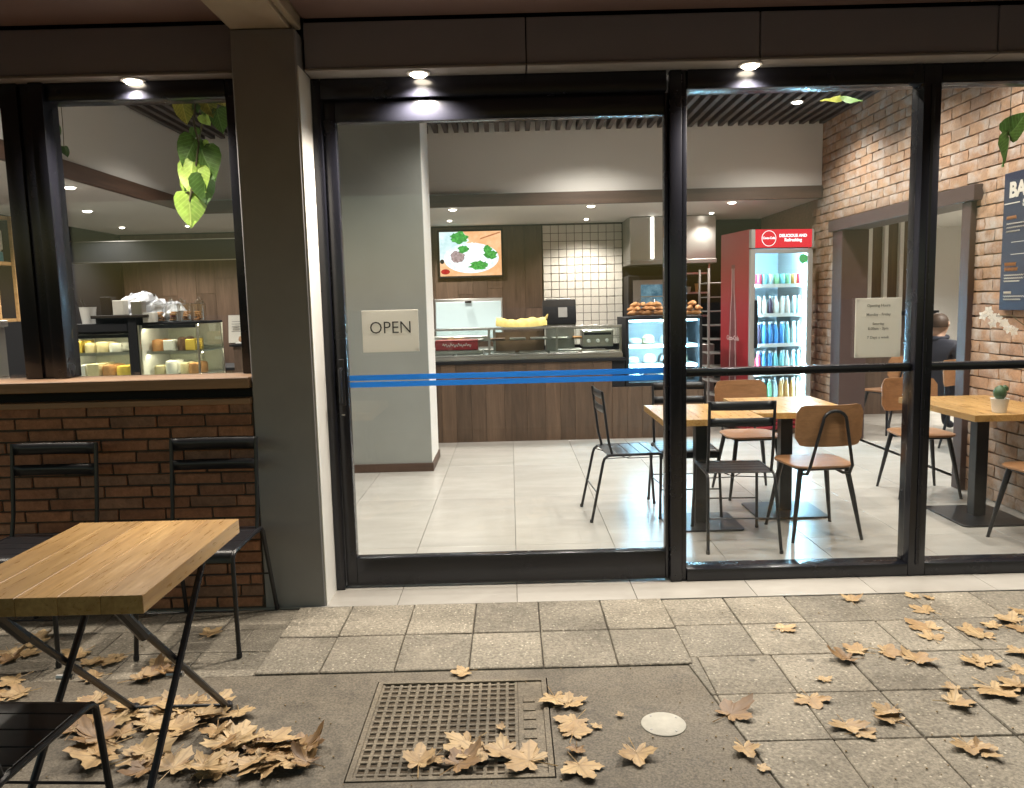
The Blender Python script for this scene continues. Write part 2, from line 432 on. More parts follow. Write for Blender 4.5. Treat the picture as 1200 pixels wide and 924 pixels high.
# pavers, each its own piece
PS = .306
paver_meshes = []
for k in range(5):
    mb = MB(); h = PS/2-.0022; j = lambda a=.0012: random.uniform(-a, a)
    mb.box(-h, h, -h, h, GZ+.001, 0)
    mb.v = [(x+j(), y+j(), z+(j(.0015) if z > -.01 else 0)) for x, y, z in mb.v]
    paver_meshes.append(mb.mesh('paver', M['paver'], bevel=.004))
def paver(x, y, z=0.0, sx=1, sy=1):
    o = link('paver', random.choice(paver_meshes), pv, (x, y, z)); o.scale = (sx, sy, 1)
    o.rotation_euler = (R(random.uniform(-.25,.25)), R(random.uniform(-.25,.25)), random.choice((0, R(180))))
sand = MB().box(-8.9, 8.9, 3.033, 3.739, -.054, -.008); sand.prism([(.695,3.032),(.935,1.0),(8.9,1.0),(8.9,3.032)], -.054, -.008)
struct('paving_sand', sand, M['joint'], smooth=False)
XA = -.816
# apron in front of the door (slightly proud)
for i in range(-1, 5):
    for r_, (yc, hh) in enumerate(((3.565, .355), (3.21, .345))):
        x = XA+PS*(i+.5)
        if i == -1: paver(x+.02, yc, .006, .87, hh/PS)
        else: paver(x, yc, .006, 1, hh/PS)
# right-hand field
for i in range(4, 15):
    for k in range(0, 9):
        if i == 4 and k < 2: continue
        y = 3.74-.318*(k+.5); x = XA+PS*(i+.5)+ (0 if k < 2 else .03)
        if k >= 2 and x-PS/2 < .70+.12*(3.03-y)+.03:
            h2 = .318/2-.0022; hx = PS/2-.0022
            poly = [(x-hx,y-h2),(x+hx,y-h2),(x+hx,y+h2),(x-hx,y+h2)]
            dist = lambda q: q[0]-(.696+.118*(3.032-q[1]))
            out = []
            for a, b in zip(poly, poly[1:]+poly[:1]):
                da, db = dist(a), dist(b)
                if da >= 0: out.append(a)
                if da*db < 0: out.append((a[0]+(b[0]-a[0])*da/(da-db), a[1]+(b[1]-a[1])*da/(da-db)))
            if len(out) > 2: MB().prism(out, GZ+.001, random.uniform(-.001,.001)).build('paver', M['paver'], pv, bevel=.003)
            continue
        paver(x, y, 0, 1, .318/PS)
# left-hand field under the tables
for i in range(0, 9):
    for k in range(0, 3):
        paver(-1.235-PS*i-(PS/2 if k % 2 else 0), 3.74-.236*(k+.5), -.003, 1, .236/PS)
        if k % 2 and i == 0: paver(-1.235+PS/4, 3.74-.236*(k+.5), -.003, .5, .236/PS)

# ---- floor: porcelain tiles 0.6 x 1.2
flr = struct('floor', MB().box(-5.4, 9.2, 3.75, 13, -.06, -.006), M['grout'], smooth=False)
tm = MB().box(-.2985, .2985, -.5985, .5985, -.02, 0).mesh('floor_tile', M['tile'], bevel=.0012)
tstrip = MB().box(-.2985, .2985, -.1085, .1085, -.02, 0).mesh('floor_tile', M['tile'], bevel=.0012)
tcut = MB().box(-.2985, .2985, 3.9715, 4.6785, -.02, 0).mesh('floor_tile', M['tile'], bevel=.0012)
for i in range(-8, 6):
    x = .6*i+.3
    link('floor_tile', tstrip, flr, (x, 3.86, 0)).rotation_euler = (0,0,R(180)*(i % 2))
    link('floor_tile', tcut, flr, (x, 0, 0))
    for k in range(0, 5):
        if k > 2 and x < -1.5: continue
        link('floor_tile', tm, flr, (x, 5.28+1.2*k, 0)).rotation_euler = (0,0,R(180)*random.randint(0,1))
for i in range(0, 5):
    for k in range(0, 6): link('floor_tile', tm, flr, (3.84+.6*i, 4.78+1.2*k, 0)).rotation_euler = (0,0,R(180)*random.randint(0,1))

# ---- walls and ceilings of the shop
XW = 3.4
struct('wall_back', MB().box(-5.4, XW+.2, 10.7, 10.85, 0, 3.5), M['dark'], smooth=False)
struct('wall_left', MB().box(-5.4, -5.25, 4.1, 10.69, 0, 3.5), M['dark'], smooth=False)
struct('wall_above_shopfront', MB().box(-5.4, XW, 4.06, 4.2, 2.62, 3.5), M['wall'], smooth=False)
struct('ceiling', MB().box(-5.4, XW+.3, 4.2, 10.9, 3.52, 3.6), M['dark'], smooth=False)
# dropped ceiling, L-shaped, over the counter and the left side
dc = struct('dropped_ceiling', MB().box(-5.24, -3.42, 4.21, 10.69, 2.53, 2.56).box(-3.419, XW-.01, 8.62, 10.69, 2.53, 2.56), M['wall'], smooth=False)
struct('bulkhead', MB().box(-3.44, -3.40, 4.21, 8.62, 2.565, 3.5).box(-3.399, XW-.012, 8.59, 8.63, 2.565, 3.5), M['wall'], smooth=False)
tb = thing('timber_trim_beam', 'dark walnut trim beam edging the lowered white ceiling above the counter', 'beam', (0, 8.57, 2.53), world=True)
MB().box(-3.36, XW-.02, 8.545, 8.588, 2.522, 2.655).build('cross_board', M['trim'], tb, bevel=.003)
MB().box(-3.398, -3.361, 4.22, 8.588, 2.522, 2.655).build('side_board', M['trimy'], tb, bevel=.003)
# slatted timber ceiling
cs = thing('batten_ceiling', 'slatted grey brown timber batten ceiling over the tables', 'ceiling', (0, 6.4, 3.29), world=True)
MB().box(-3.395, XW-.01, 4.21, 8.585, 3.40, 3.42).build('backing', M['dark'], cs)
bt = MB().box(-.024, .024, -2.18, 2.18, -.04, .04).mesh('batten', M['batten'], bevel=.002)
x = -3.33
while x < XW-.03:
    link('batten', bt, cs, (x, 6.4, 3.34)); x += .108

# ---- right-hand brick wall with a doorway to the next room
DY0, DY1, DZ = 5.92, 7.98, 2.13
bw = thing('brick_wall', 'long mottled orange brick wall with doorway beside the dining tables', 'wall', (XW, 7.4, 0), world=True)
MB().box(XW+.012, XW+.2, 4.07, DY0, 0, 3.5).box(XW+.012, XW+.2, DY1, 10.69, 0, 3.5).box(XW+.012, XW+.2, DY0, DY1, DZ+.02, 3.5).build('mortar_bed', M['mortar2'], bw, smooth=False)
CO, BL = .087, .238
bms = []
for k in range(8):
    mb = MB()
    L, H_ = BL/2-.005, CO/2-.005
    def q(u, v, L=L, H_=H_):
        e = 0 if .01 < u < .99 and .01 < v < .99 else .006
        return (-.012+random.uniform(-.004,.003)+e, (u*2-1)*L+random.uniform(-.003,.003), (v*2-1)*H_+random.uniform(-.003,.003))
    mb.grid(3, 2, q); n = len(mb.v)
    ring = [0,1,2,5,8,11,10,9,6,3]
    for i in ring: x_, y_, z_ = mb.v[i]; mb.v.append((.02, y_, z_))
    for a in range(len(ring)):
        b_ = (a+1) % len(ring); mb.f.append((ring[a], ring[b_], n+b_, n+a))
    bms.append(mb)
bmesh_data = [b.mesh('brick', M['brick']) for b in bms]
spots = []
row = 0; z = CO/2
while z < 3.38:
    y = 4.10 + (BL/2 if row % 2 else 0)
    while y < 8.75:
        a, b = y-BL/2, y+BL/2
        if z < DZ+.09:
            if y < 7: b = min(b, DY0-.165)
            else: a = max(a, DY1+.195)
        if b-a > .04: spots.append(((a+b)/2, z+random.uniform(-.002,.002), (b-a)/BL))
        y += BL
    z += CO; row += 1
vis = [s for s in spots if s[0] > 4.9 and s[1] > .95 or (s[1] > .25 and 5.0 < s[0] < 5.8)]
rest = [s for s in spots if s not in vis]
vis.sort(key=lambda s: s[0]); rest += vis[290:]; vis = vis[:290]
for (y, z, s_) in vis: link('brick', random.choice(bmesh_data), bw, (XW, y, z)).scale = (1, s_, 1)
mb = MB()
for (y, z, s_) in rest:
    s = random.choice(bms); b = len(mb.v)
    mb.v += [(XW+p[0], y+p[1]*s_, z+p[2]) for p in s.v]; mb.f += [tuple(b+i for i in f) for f in s.f]
tag(mb.build('brick_courses', M['brick'], bw), kind='stuff')
# closers beside the doorway (half bricks) are covered by the architrave
df = thing('doorway_frame', 'aubergine painted timber doorway with heavy lintel in the brick wall', 'door frame', (XW, 7, 0), world=True)
MB().box(XW-.05, XW+.22, DY0-.17, DY0-.055, 0, DZ).build('jamb', M['jamb'], df, bevel=.004)
MB().box(XW-.05, XW+.22, DY1-.03, DY1+.20, 0, DZ).build('jamb', M['jamb'], df, bevel=.004)
MB().box(XW-.075, XW+.22, DY0-.24, DY1+.26, DZ+.002, DZ+.115).build('lintel', M['jamb'], df, bevel=.004)
# next room
struct('next_room_wall', MB().box(3.62, 9.2, 12.4, 12.5, 0, 2.7).box(9.1, 9.2, 3.0, 12.39, 0, 2.7).box(3.605, 9.09, 3.9, 4.0, 0, 2.7).box(3.605, 3.66, 8.3, 12.39, 0, 2.499), M['wall'], smooth=False)
struct('next_room_ceiling', MB().box(3.605, 9.3, 3.9, 12.6, 2.5, 2.6), M['wall'], smooth=False)
sc_ = thing('slatted_screen', 'dark wood screen with white upright strips in the next room', 'screen', (4.95, 9.6, 0), world=True)
MB().box(3.67, 5.18, 9.62, 9.68, .0, 2.36).build('panel', M['walnut'], sc_)
for k in range(8):
    MB().box(3.78+.19*k, 3.825+.19*k, 9.55, 9.618, .95, 2.34).build('strip', M['white'], sc_, bevel=.003)
MB().box(3.67, 5.2, 9.50, 9.7, 1.22, 1.27).build('rail', M['dark'], sc_)

# ---- back wall cladding behind the counter (walnut boards), white tiles, steel hood
clad = thing('walnut_wall_cladding', 'dark walnut board cladding behind the counter around the television', 'wall panel', (-.5, 10.66, 0), world=True)
x = -5.2
while x < .44:
    wd = min(random.choice((.2, .26, .31)), .452-x)
    zs = random.uniform(1.2, 2.0)
    for z0, z1 in ((.0, zs-.002), (zs+.002, 2.515)):
        link('plank', MB().box(0, wd-.003, -.012, .012, 0, z1-z0).mesh('plank', M['walnut'], bevel=.001), clad, (x, 10.675+random.uniform(-.003,.003), z0))
    x += wd
tw = thing('tiled_splashback', 'square white glazed tile splashback with dark grout beside the television', 'wall tiles', (1, 10.66, 0), world=True)
MB().box(.462, 1.52, 10.655, 10.695, .9, 2.515).build('grout_bed', M['wgrout'], tw, smooth=False)
tsz = .1068
tl_ = MB().box(-tsz/2+.004, tsz/2-.004, -.006, .006, -tsz/2+.004, tsz/2-.004).mesh('wall_tile', M['wplate'], bevel=.002)
for i in range(10):
    for k in range(15):
        link('wall_tile', tl_, tw, (.466+tsz*(i+.5)-.004, 10.6505, 2.508-tsz*(k+.5)))

# ================================================================== SHOPFRONT
# threshold belongs to floor tiles. pillar
p = thing('pillar', 'square taupe painted pillar between the window and the glass door', 'pillar', (-1.105, 3.9, 0), world=True)
MB().box(-1.258, -.957, 3.76, 4.2, -.02, 2.765).build('shaft', M['pillar'], p, bevel=.006)
MB().box(-.9565, -.951, 3.765, 3.985, .0, 2.60).build('lit_side_skin', M['white'], p)  # pale sheet: brightness of the pillar's lit side put into the colour
p = thing('awning_beam', 'cream painted beam running out over the pavement from the pillar', 'beam', (-1.1, 2, 2.77), world=True)
MB().box(-1.258, -.985, -.6, 3.859, 2.767, 2.95).build('beam_box', M['beam'], p, bevel=.004)
MB().box(-.984, -.95, -.6, 3.85, 2.785, 2.95).build('edge_rail', M['beam'], p, bevel=.004)
for k in range(5): 
    MB().lathe([(.006,0),(.006,.008)], 8, (-.966, 3.2-.5*k, 2.777)).build('bolt', M['steeld'], p)
aw = thing('awning', 'dark maroon awning soffit sheltering the pavement', 'awning', (0, 1.6, 2.85), world=True)
for k, (xa, xb) in enumerate(((-7.5, -4.3), (-4.296, -1.262), (-.946, 2.2), (2.204, 5.2), (5.204, 8))):
    MB().box(xa, xb, -.8, 3.862, 2.838, 2.90).build('soffit_board', M['awning'], aw, bevel=.002)
MB().box(-7.5, 8, -.9, -.805, 2.72, 3.1).build('front_gutter', M['fascia'], aw, bevel=.004)
MB().box(-7.5, 8, -.8, 4.2, 2.97, 3.0).build('roof_sheet', M['steeld'], aw)
fa = thing('fascia', 'grey panelled fascia with pale underside above the shopfront', 'fascia', (0, 3.9, 2.6), world=True)
for xa, xb in ((-7, -4.2), (-4.196, -1.264), (-.944, .105), (.111, 1.215), (1.221, 2.345), (2.351, 3.5), (3.506, 6.5)):
    MB().box(xa, xb, 3.864, 3.90, 2.612, 2.822).build('panel', M['fascia'], fa, bevel=.003)
    MB().box(xa, xb, 3.856, 4.06, 2.598, 2.611).build('soffit_strip', M['strip'], fa, bevel=.002)
MB().box(-7, -1.262, 3.901, 4.055, 2.612, 2.97).box(-.946, 6.5, 3.901, 4.055, 2.612, 2.97).build('backing', M['dark'], fa, smooth=False)

FY0, FY1 = 3.975, 4.095
def frame(par, name, x0, x1, z0, z1, y0=FY0, y1=FY1, bev=.004): return MB().box(x0, x1, y0, y1, z0, z1).build(name, M['frame'], par, bevel=bev, seg=2)
# glass door
d = thing('glass_door', 'wide black framed glass door with blue safety stripes', 'door', (0, 4.03, 0), world=True)
frame(d, 'frame_post', -.949, -.905, .0, 2.597)
frame(d, 'frame_head', -.904, .797, 2.50, 2.597)
dl = frame(d, 'leaf_stile', -.900, -.842, .012, 2.497, 4.0, 4.06)
frame(d, 'leaf_stile', .790, .810, .012, 2.497, 4.0, 4.06)
frame(d, 'leaf_top_rail', -.8415, .7895, 2.392, 2.497, 4.0, 4.06)
frame(d, 'leaf_bottom_rail', -.8415, .7895, .012, .165, 4.0, 4.06)
pn = MB().box(-.8415, .7895, 4.026, 4.034, .166, 2.391).build('pane', M['glass'], d, smooth=False)
for z0, z1 in ((1.068, 1.096), (1.103, 1.131)):
    MB().box(-.838, .786, 4.0240, 4.0252, z0, z1).build('safety_stripe', M['blue'], d, smooth=False)
h = MB().box(-.884, -.856, 3.985, 3.999, .98, 1.22).build('lock_plate', M['black'], d, bevel=.003)
MB().tube([(-.87,3.99,1.17),(-.87,3.95,1.17),(-.87,3.945,1.16),(-.87,3.945,1.0)], .009).build('handle', M['black'], h)
MB().lathe([(.009,0),(.009,.006)], 10).build('keyhole', M['chrome'], h).location = (-.87, 3.984, .93)
# window right of the door
wd_ = thing('shopfront_window', 'black framed floor to ceiling shop window with mid rail beside the door', 'window', (2.1, 4.03, 0), world=True)
frame(wd_, 'mullion', .812, .872, .0, 2.597); frame(wd_, 'mullion', .873, .898, .0, 2.597, 3.985, 4.09)
frame(wd_, 'mullion', 2.062, 2.150, .0, 2.597); frame(wd_, 'mullion', 3.33, 3.398, .0, 2.597)
MB().box(2.098, 2.114, 3.966, 3.9745, .06, 2.5).build('mullion_rib', M['frame'], wd_, bevel=.002)
for x0, x1 in ((.899, 2.061), (2.151, 3.329)):
    frame(wd_, 'head', x0, x1, 2.503, 2.597); frame(wd_, 'mid_rail', x0, x1, 1.083, 1.123, 3.995, 4.07)
    frame(wd_, 'bottom_rail', x0, x1, .0, .068)
    MB().box(x0, x1, 4.028, 4.036, .0685, 1.0825).build('pane', M['glass'], wd_, smooth=False)
    MB().box(x0, x1, 4.028, 4.036, 1.1235, 2.5025).build('pane', M['glass'], wd_, smooth=False)
# left window above the brick wall
lw = thing('takeaway_window', 'black framed window on the timber sill above the low brick wall', 'window', (-2.3, 4, 1.16), world=True)
LY0, LY1 = 3.935, 4.05
frame(lw, 'frame_post', -1.356, -1.264, 1.163, 2.597, LY0, LY1); frame(lw, 'frame_post', -3.42, -3.36, 1.163, 2.597, LY0, LY1)
frame(lw, 'mullion', -2.445, -2.36, 1.163, 2.597, LY0-.012, LY1); frame(lw, 'mullion', -2.359, -2.30, 1.163, 2.597, LY0, LY1); frame(lw, 'mullion', -2.299, -2.232, 1.163, 2.597, LY0-.02, LY1)
for x0, x1 in ((-3.359, -2.446), (-2.231, -1.357)):
    frame(lw, 'head', x0, x1, 2.512, 2.597, LY0, LY1)
    MB().box(x0, x1, 3.99, 3.998, 1.164, 2.5115).build('pane', M['glass'], lw, smooth=False)
# low brick wall with timber sill
lb = thing('low_brick_wall', 'low red brown brick wall with timber ledges under the window', 'wall', (-2.4, 3.8, 0), world=True)
MB().box(-3.6, -1.262, 3.772, 4.05, -.02, 1.03).build('mortar_bed', M['mortar'], lb, smooth=False)
MB().box(-3.6, -1.262, 3.80, 4.04, 1.061, 1.108).build('recess_band', M['dark'], lb, smooth=False)
MB().box(-3.6, -1.262, 3.735, 4.045, 1.031, 1.060).build('ledge', M['sill'], lb, bevel=.003)
MB().box(-3.6, -1.262, 3.735, 4.05, 1.109, 1.161).build('sill', M['sill'], lb, bevel=.003)
sm_ = []
for k in range(7):
    mb = MB().box(-.1105, .1105, -.008, .016, -.0245, .0245)
    mb.v = [(a+random.uniform(-.003,.003), b+(random.uniform(-.003,.003) if b < 0 else 0), c+random.uniform(-.002,.002)) for a, b, c in mb.v]
    sm_.append(mb.mesh('brick', M['slip'], bevel=.003))
row = 0; z = .006+.0285
while z < 1.02:
    off = [.0, .115, .06, .17][row % 4]+random.uniform(-.01,.01)
    x = -1.262-off
    if off > .03:
        o = link('brick', sm_[row % 7], lb, (-1.264-off/2+.001, 3.768, z)); o.scale = ((off-.008)/.221, 1, 1)
    x -= .1155
    while x > -3.5:
        o = link('brick', random.choice(sm_), lb, (x, 3.768+random.uniform(-.0015,.0015), z)); x -= .231
    z += .0575; row += 1
# ================================================================== LAMPS
def lamp(name, label, group, x, y, z, power, col, lens, r=.045, spread=140):
    t = thing(name, label, 'downlight', (x, y, z), group=group)
    MB().lathe([(r+.014, 0), (r+.014, -.006), (r, -.008), (r, -.0005)], 20).build('trim_ring', M['white'], t)
    MB().lathe([(r-.001, -.001), (r-.003, -.010), (r*.7, -.018), (.002, -.021)], 20).build('lens', M[lens], t)
    L = bpy.data.lights.new(name+'_light', 'SPOT'); L.energy = power; L.color = col; L.spot_size = R(spread); L.spot_blend = .7; L.shadow_soft_size = .045
    lo = bpy.data.objects.new(name+'_light', L); COL.objects.link(lo); lo.parent = t; lo.location = (0, 0, -.055)
for x in (-3.25, -1.79, -.412, 1.19, 2.75, 4.4):
    lb_ = {-1.79: 'lit round downlight in the fascia underside above the timber sill window', -.412: 'lit round downlight in the fascia underside above the glass door',
           1.19: 'lit round downlight in the fascia underside above the mid rail shop window'}.get(x, 'lit round downlight in the fascia underside further along the shopfront')
    lamp('fascia_downlight', lb_, 'downlights along the fascia', x, 3.922, 2.5975, P_SOFFIT, C_SOFFIT, 'lens', .043)
for x, y in ((-2.3,5.2),(-2.3,7.2),(-.3,4.9),(.0,6.4),(.86,7.75),(1.55,5.0),(1.7,6.4),(2.75,7.6),(2.7,5.1),(2.65,6.4)):
        lamp('ceiling_downlight', 'small round downlight between the battens of the slatted ceiling', 'downlights in the slatted ceiling', x, y, 3.30, P_HIGH, C_HIGH, 'lensw', .048, 142)
for x in (-2.15, -.60, .92, 2.47):
    lamp('ceiling_downlight', 'round downlight in the lowered ceiling just behind the walnut trim beam', 'downlights behind the trim beam', x, 8.76, 2.529, P_LOW, C_LOW, 'lensw', .045)
for x, y in ((-.72, 9.87), (1.0, 10.1), (2.5, 9.75), (-2.3, 9.9), (-3.9, 9.7), (-4.7, 9.7)):  # far left lamps are added to brighten the walnut wall
    lamp('ceiling_downlight', 'round downlight in the lowered ceiling over the serving aisle', 'downlights over the serving aisle', x, y, 2.529, P_LOW, C_LOW, 'lensw', .03)
for x, y in ((-3.6, 6.6), (-4.27, 8.11), (-4.27, 5.6)):
    lamp('ceiling_downlight', 'round downlight in the lowered ceiling over the cake cabinets', 'downlights over the cake cabinets', x, y, 2.529, P_LOW, C_LOW, 'lensw', .045)
for x, y in ((5.25, 9.6), (5.6, 10.6), (4.9, 7.2), (7.0, 8.5)):
    lamp('ceiling_downlight', 'round downlight in the white ceiling of the next room', 'downlights in the next room', x, y, 2.499, P_NEXT, C_HIGH, 'lensw', .05)

# ================================================================== FURNITURE
def metal_chair(label, loc, rz, group):
    t = thing('metal_chair', label, 'chair', loc, rz, group)
    for s in (-1, 1):
        x = .195*s
        pts = [(x*1.06,.235,0),(x,.205,.40),(x,.20,.432),(x,.185,.447),(x,.16,.452),(x,-.16,.452),(x,-.185,.447),(x,-.205,.43),(x,-.215,.40),(x*1.08,-.30,0)]
        MB().tube(pts, .0095, 10).build('side_frame', M['black'], t)
        MB().tube([(x*.96,-.15,.452),(x*.96,-.175,.55),(x*.96,-.215,.885)], .009, 10).build('back_post', M['black'], t)
        for yy, px_ in ((.235, x*1.06), (-.30, x*1.08)):
            MB().lathe([(.011,0),(.012,.012),(.0105,.022)], 10, (px_, yy, 0)).build('foot_cap', M['black'], t)
    for k in range(5):
        yc = -.150+.077*k
        mb = MB()
        if k < 4: mb.box(-.187, .187, yc-.036, yc+.036, .4535, .4585)
        else:
            prof = [(.122,.4585),(.165,.4585),(.190,.452),(.203,.438),(.207,.41),(.203,.41),(.198,.437),(.187,.447),(.165,.4535),(.122,.4535)]
            mb.prism(prof, -.187, .187, lambda a, b, c: (c, a, b))
        mb.build('seat_slat', M['black'], t, bevel=.0015 if k < 4 else 0)
    for z0, z1, yy in ((.832, .885, -.212), (.735, .785, -.2015)):
        MB().grid(8, 1, lambda u, v: (-.19+.38*u, yy-.012*math.sin(math.pi*u)+(.0), z0+(z1-z0)*v)).build('back_rail', M['black'], t, fix=False)
    for ob in t.children:
        if ob.name.startswith('back_rail'):
            md = ob.modifiers.new('thick', 'SOLIDIFY'); md.thickness = .006
    MB().tube([(-.2,.222,.20),(.2,.222,.20)], .0045, 6).tube([(-.2,-.258,.20),(.2,-.258,.20)], .0045, 6).build('stretcher', M['black'], t)
    MB().tube([(-.195,.2,.43),(0,0,.395),(.195,-.2,.43)], .003, 6).tube([(.195,.2,.43),(0,.0,.389),(-.195,-.2,.43)], .003, 6).build('brace_wire', M['black'], t)
    return t
mc = metal_chair('black slatted metal chair against the brick wall right beside the pillar', (-1.42, 3.44, 0), R(180), 'black metal chairs')
mc2 = dup(mc, (-2.16, 3.40, 0), R(178), 'black slatted metal chair against the brick wall away from the pillar'); mc2.scale = (1.07, 1, 1)
dup(mc, (-1.345, 1.80, 0), R(-3), 'black slatted metal chair on the kerb side of the outdoor table')
dup(mc, (.80, 5.36, 0), R(-86), 'black slatted metal chair indoors standing side on facing the tables')
dup(mc, (1.345, 4.70, 0), R(-3), 'black slatted metal chair indoors with its back against the shop window')
dup(mc, (1.20, 5.40, 0), R(178), 'black slatted metal chair indoors at the table end facing the street')
mc.scale = (1.07, 1, 1)

def rrect(w, d, r, n=5, rear=None):
    out = []
    for cx_, cy_, a0 in ((w-r, d-r, 0), (-w+r, d-r, 90), (-w+r, -d+r, 180), (w-r, -d+r, 270)):
        for k in range(n+1):
            a = R(a0+90*k/n); out.append((cx_+r*math.cos(a), cy_+r*math.sin(a)))
    return out
def ply_chair(label, loc, rz, group):
    t = thing('plywood_chair', label, 'chair', loc, rz, group)
    mb = MB(); poly = rrect(.205, .195, .10, 6)
    mb.prism([(x*(1-.10*max(0,-y/.195)), y) for x, y in poly], .448, .462)
    mb.build('seat', M['ply'], t, bevel=.003)
    for sx in (-1, 1):
        for sy in (-1, 1):
            MB().tube([(.145*sx,.135*sy,.442),(.168*sx,.16*sy,.30),(.215*sx,.205*sy,.0)], [.017,.016,.0095], 10).build('leg', M['black'], t)
    MB().tube([(-.15,.14,.436),(.15,.14,.436),(.15,-.14,.436),(-.15,-.14,.436)], .011, 8, closed=True).build('underframe', M['black'], t)
    # back panel: bent ply, rounded corners
    poly = []
    for x, z in rrect(.205, .125, .05, 5): poly.append((x, z))
    mb = MB(); n = 16
    def P(u, z, th):
        x = u*.205; yb = -.232+.055*(u**2)-.02*((z+.125)/.25)
        return (x, yb-th, .715+z)
    zlim = lambda u: .125-(.05-math.sqrt(max(0,.05**2-max(0,abs(u*.205)-.155)**2)))
    cols = [(-1+2*i/n) for i in range(n+1)]
    b = 0
    for th in (0, .012):
        for u in cols:
            for v in (-1, -.4, .4, 1): mb.v.append(P(u, v*zlim(u), th))
    W = 4; S = (n+1)*W
    for i in range(n):
        for j in range(W-1):
            a = i*W+j
            mb.f.append((a, a+W, a+W+1, a+1)); mb.f.append((S+a, S+a+1, S+a+W+1, S+a+W))
        a = i*W; mb.f.append((a, S+a, S+a+W, a+W)); a = i*W+W-1; mb.f.append((a, a+W, S+a+W, S+a))
    for i in (0, n):
        for j in range(W-1):
            a = i*W+j; mb.f.append((a, a+1, S+a+1, S+a))
    mb.build('backrest', M['ply'], t)
    pts = [(-.10,-.02,.425),(-.125,-.13,.405),(-.132,-.20,.42),(-.130,-.235,.47)]
    for k in range(9):
        a = R(180-22.5*k); pts.append((.072*math.cos(a), -.268, .745+.062*math.sin(a)))
    pts += [(.130,-.235,.47),(.132,-.20,.42),(.125,-.13,.405),(.10,-.02,.425)]
    MB().tube(pts, .0095, 10).build('back_hoop', M['black'], t)
    for sx in (-1, 1): MB().lathe([(.012,0),(.012,.006)], 8, (.215*sx,.205,0)).build('glide', M['black'], t)
    return t
pc = ply_chair('walnut plywood chair with hoop back facing the table from the shop window side', (1.875, 4.80, 0), R(4), 'plywood chairs')
dup(pc, (1.79, 5.84, 0), R(183), 'walnut plywood chair at the far side of the table in front of the drinks fridge')
dup(pc, (3.02, 5.72, 0), R(176), 'walnut plywood chair by the brick wall near the doorway')
dup(pc, (3.10, 4.42, 0), R(5), 'walnut plywood chair tucked at the wall table beside the shop window')
for (x, y, a) in ((4.05, 8.35, 20), (4.35, 7.25, 200), (4.9, 7.3, 170)):
    dup(pc, (x, y, 0), R(a), 'walnut plywood chair at the table in the next room', 'plywood chairs in the next room')

def cafe_table(label, loc, w, d, rz=0, group='indoor cafe tables', planks=5, base=(.48, .42), poff=(0,0)):
    t = thing('cafe_table', label, 'table', loc, rz, group)
    for k in range(planks):
        x0 = -w/2+w/planks*k
        MB().box(x0+.0004, x0+w/planks-.0004, -d/2, d/2, .71, .75).build('plank', M['oak'], t, bevel=.0012)
    MB().box(-.04+poff[0], .04+poff[0], -.04+poff[1], .04+poff[1], .013, .70).build('post', M['black'], t, bevel=.003)
    MB().box(-.15+poff[0], .15+poff[0], -.15+poff[1], .15+poff[1], .70, .709).build('mounting_plate', M['black'], t)
    MB().prism(rrect(base[0]/2, base[1]/2, .03, 3), .0, .012).build('base_plate', M['black'], t, bevel=.002)
    return t
cafe_table('square oak table inside the glass pushed against its twin nearer the door', (1.23, 5.06, 0), .62, .72)
cafe_table('oak table reflecting the blue glow of the drinks fridge', (1.87, 5.30, 0), .64, .80)
cafe_table('oak table against the brick wall with a succulent pot on it', (3.06, 5.05, 0), .62, .92, base=(.44,.5))
cafe_table('small dark table beside the seated person in the next room', (4.75, 7.85, 0), .7, .7, group='tables in the next room')

# outdoor folding table
def folding_table(label, x0, x1, y0, y1):
    t = thing('folding_table', label, 'table', ((x0+x1)/2, (y0+y1)/2, 0), group='outdoor folding tables', world=True)
    n = 5
    for k in range(n):
        a = x0+(x1-x0)/n*k
        link('plank', MB().box(.0004, (x1-x0)/n-.0004, y0, y1, .70, .75).mesh('plank', M['oak'], bevel=.0015), t, (a, 0, 0))
    for x, sg in ((x0+.10, 1), (x1-.115, -1)):
        MB().tube([(x,y0+.07,.70),(x,y0+.22,.545)], .016, 8).tube([(x,y0+.07,.70),(x,y1+.075,.012)], .0115, 8).build('cross_leg', M['black'], t)
        MB().tube([(x+.022,y1-.05,.70),(x+.022,y0+.04,.012)], .0115, 8).build('cross_leg', M['black'], t)
        MB().lathe([(.012,-.016),(.018,-.008),(.018,.008),(.012,.016)], 10, (x,y1+.075,.016)).build('foot_cap', M['black'], t)
        MB().lathe([(.012,-.016),(.018,-.008),(.018,.008),(.012,.016)], 10, (x+.022,y0+.04,.016)).build('foot_cap', M['black'], t)
        ym = (y0+y1)/2+.01
        MB().tube([(x-.015,ym,.352),(x+.037,ym,.352)], .009, 8).build('pivot_bolt', M['steeld'], t)
    MB().tube([(x0+.10,y1+.055,.03),(x1-.115,y1+.055,.03)], .006, 8).build('stretcher', M['black'], t)
    MB().tube([(x0+.12,y0+.06,.03),(x1-.093,y0+.06,.03)], .006, 8).build('stretcher', M['black'], t)
    MB().box(x0+.05, x1-.05, y0+.05, y0+.09, .683, .699).box(x0+.05, x1-.05, y1-.09, y1-.05, .683, .699).build('cleat', M['black'], t)
    return t
folding_table('oak plank table on black crossed legs outdoors beside the fallen leaves', -1.535, -.975, 1.962, 2.69)
folding_table('second oak plank table on crossed legs further along the brick wall', -2.62, -1.99, 2.05, 2.70)

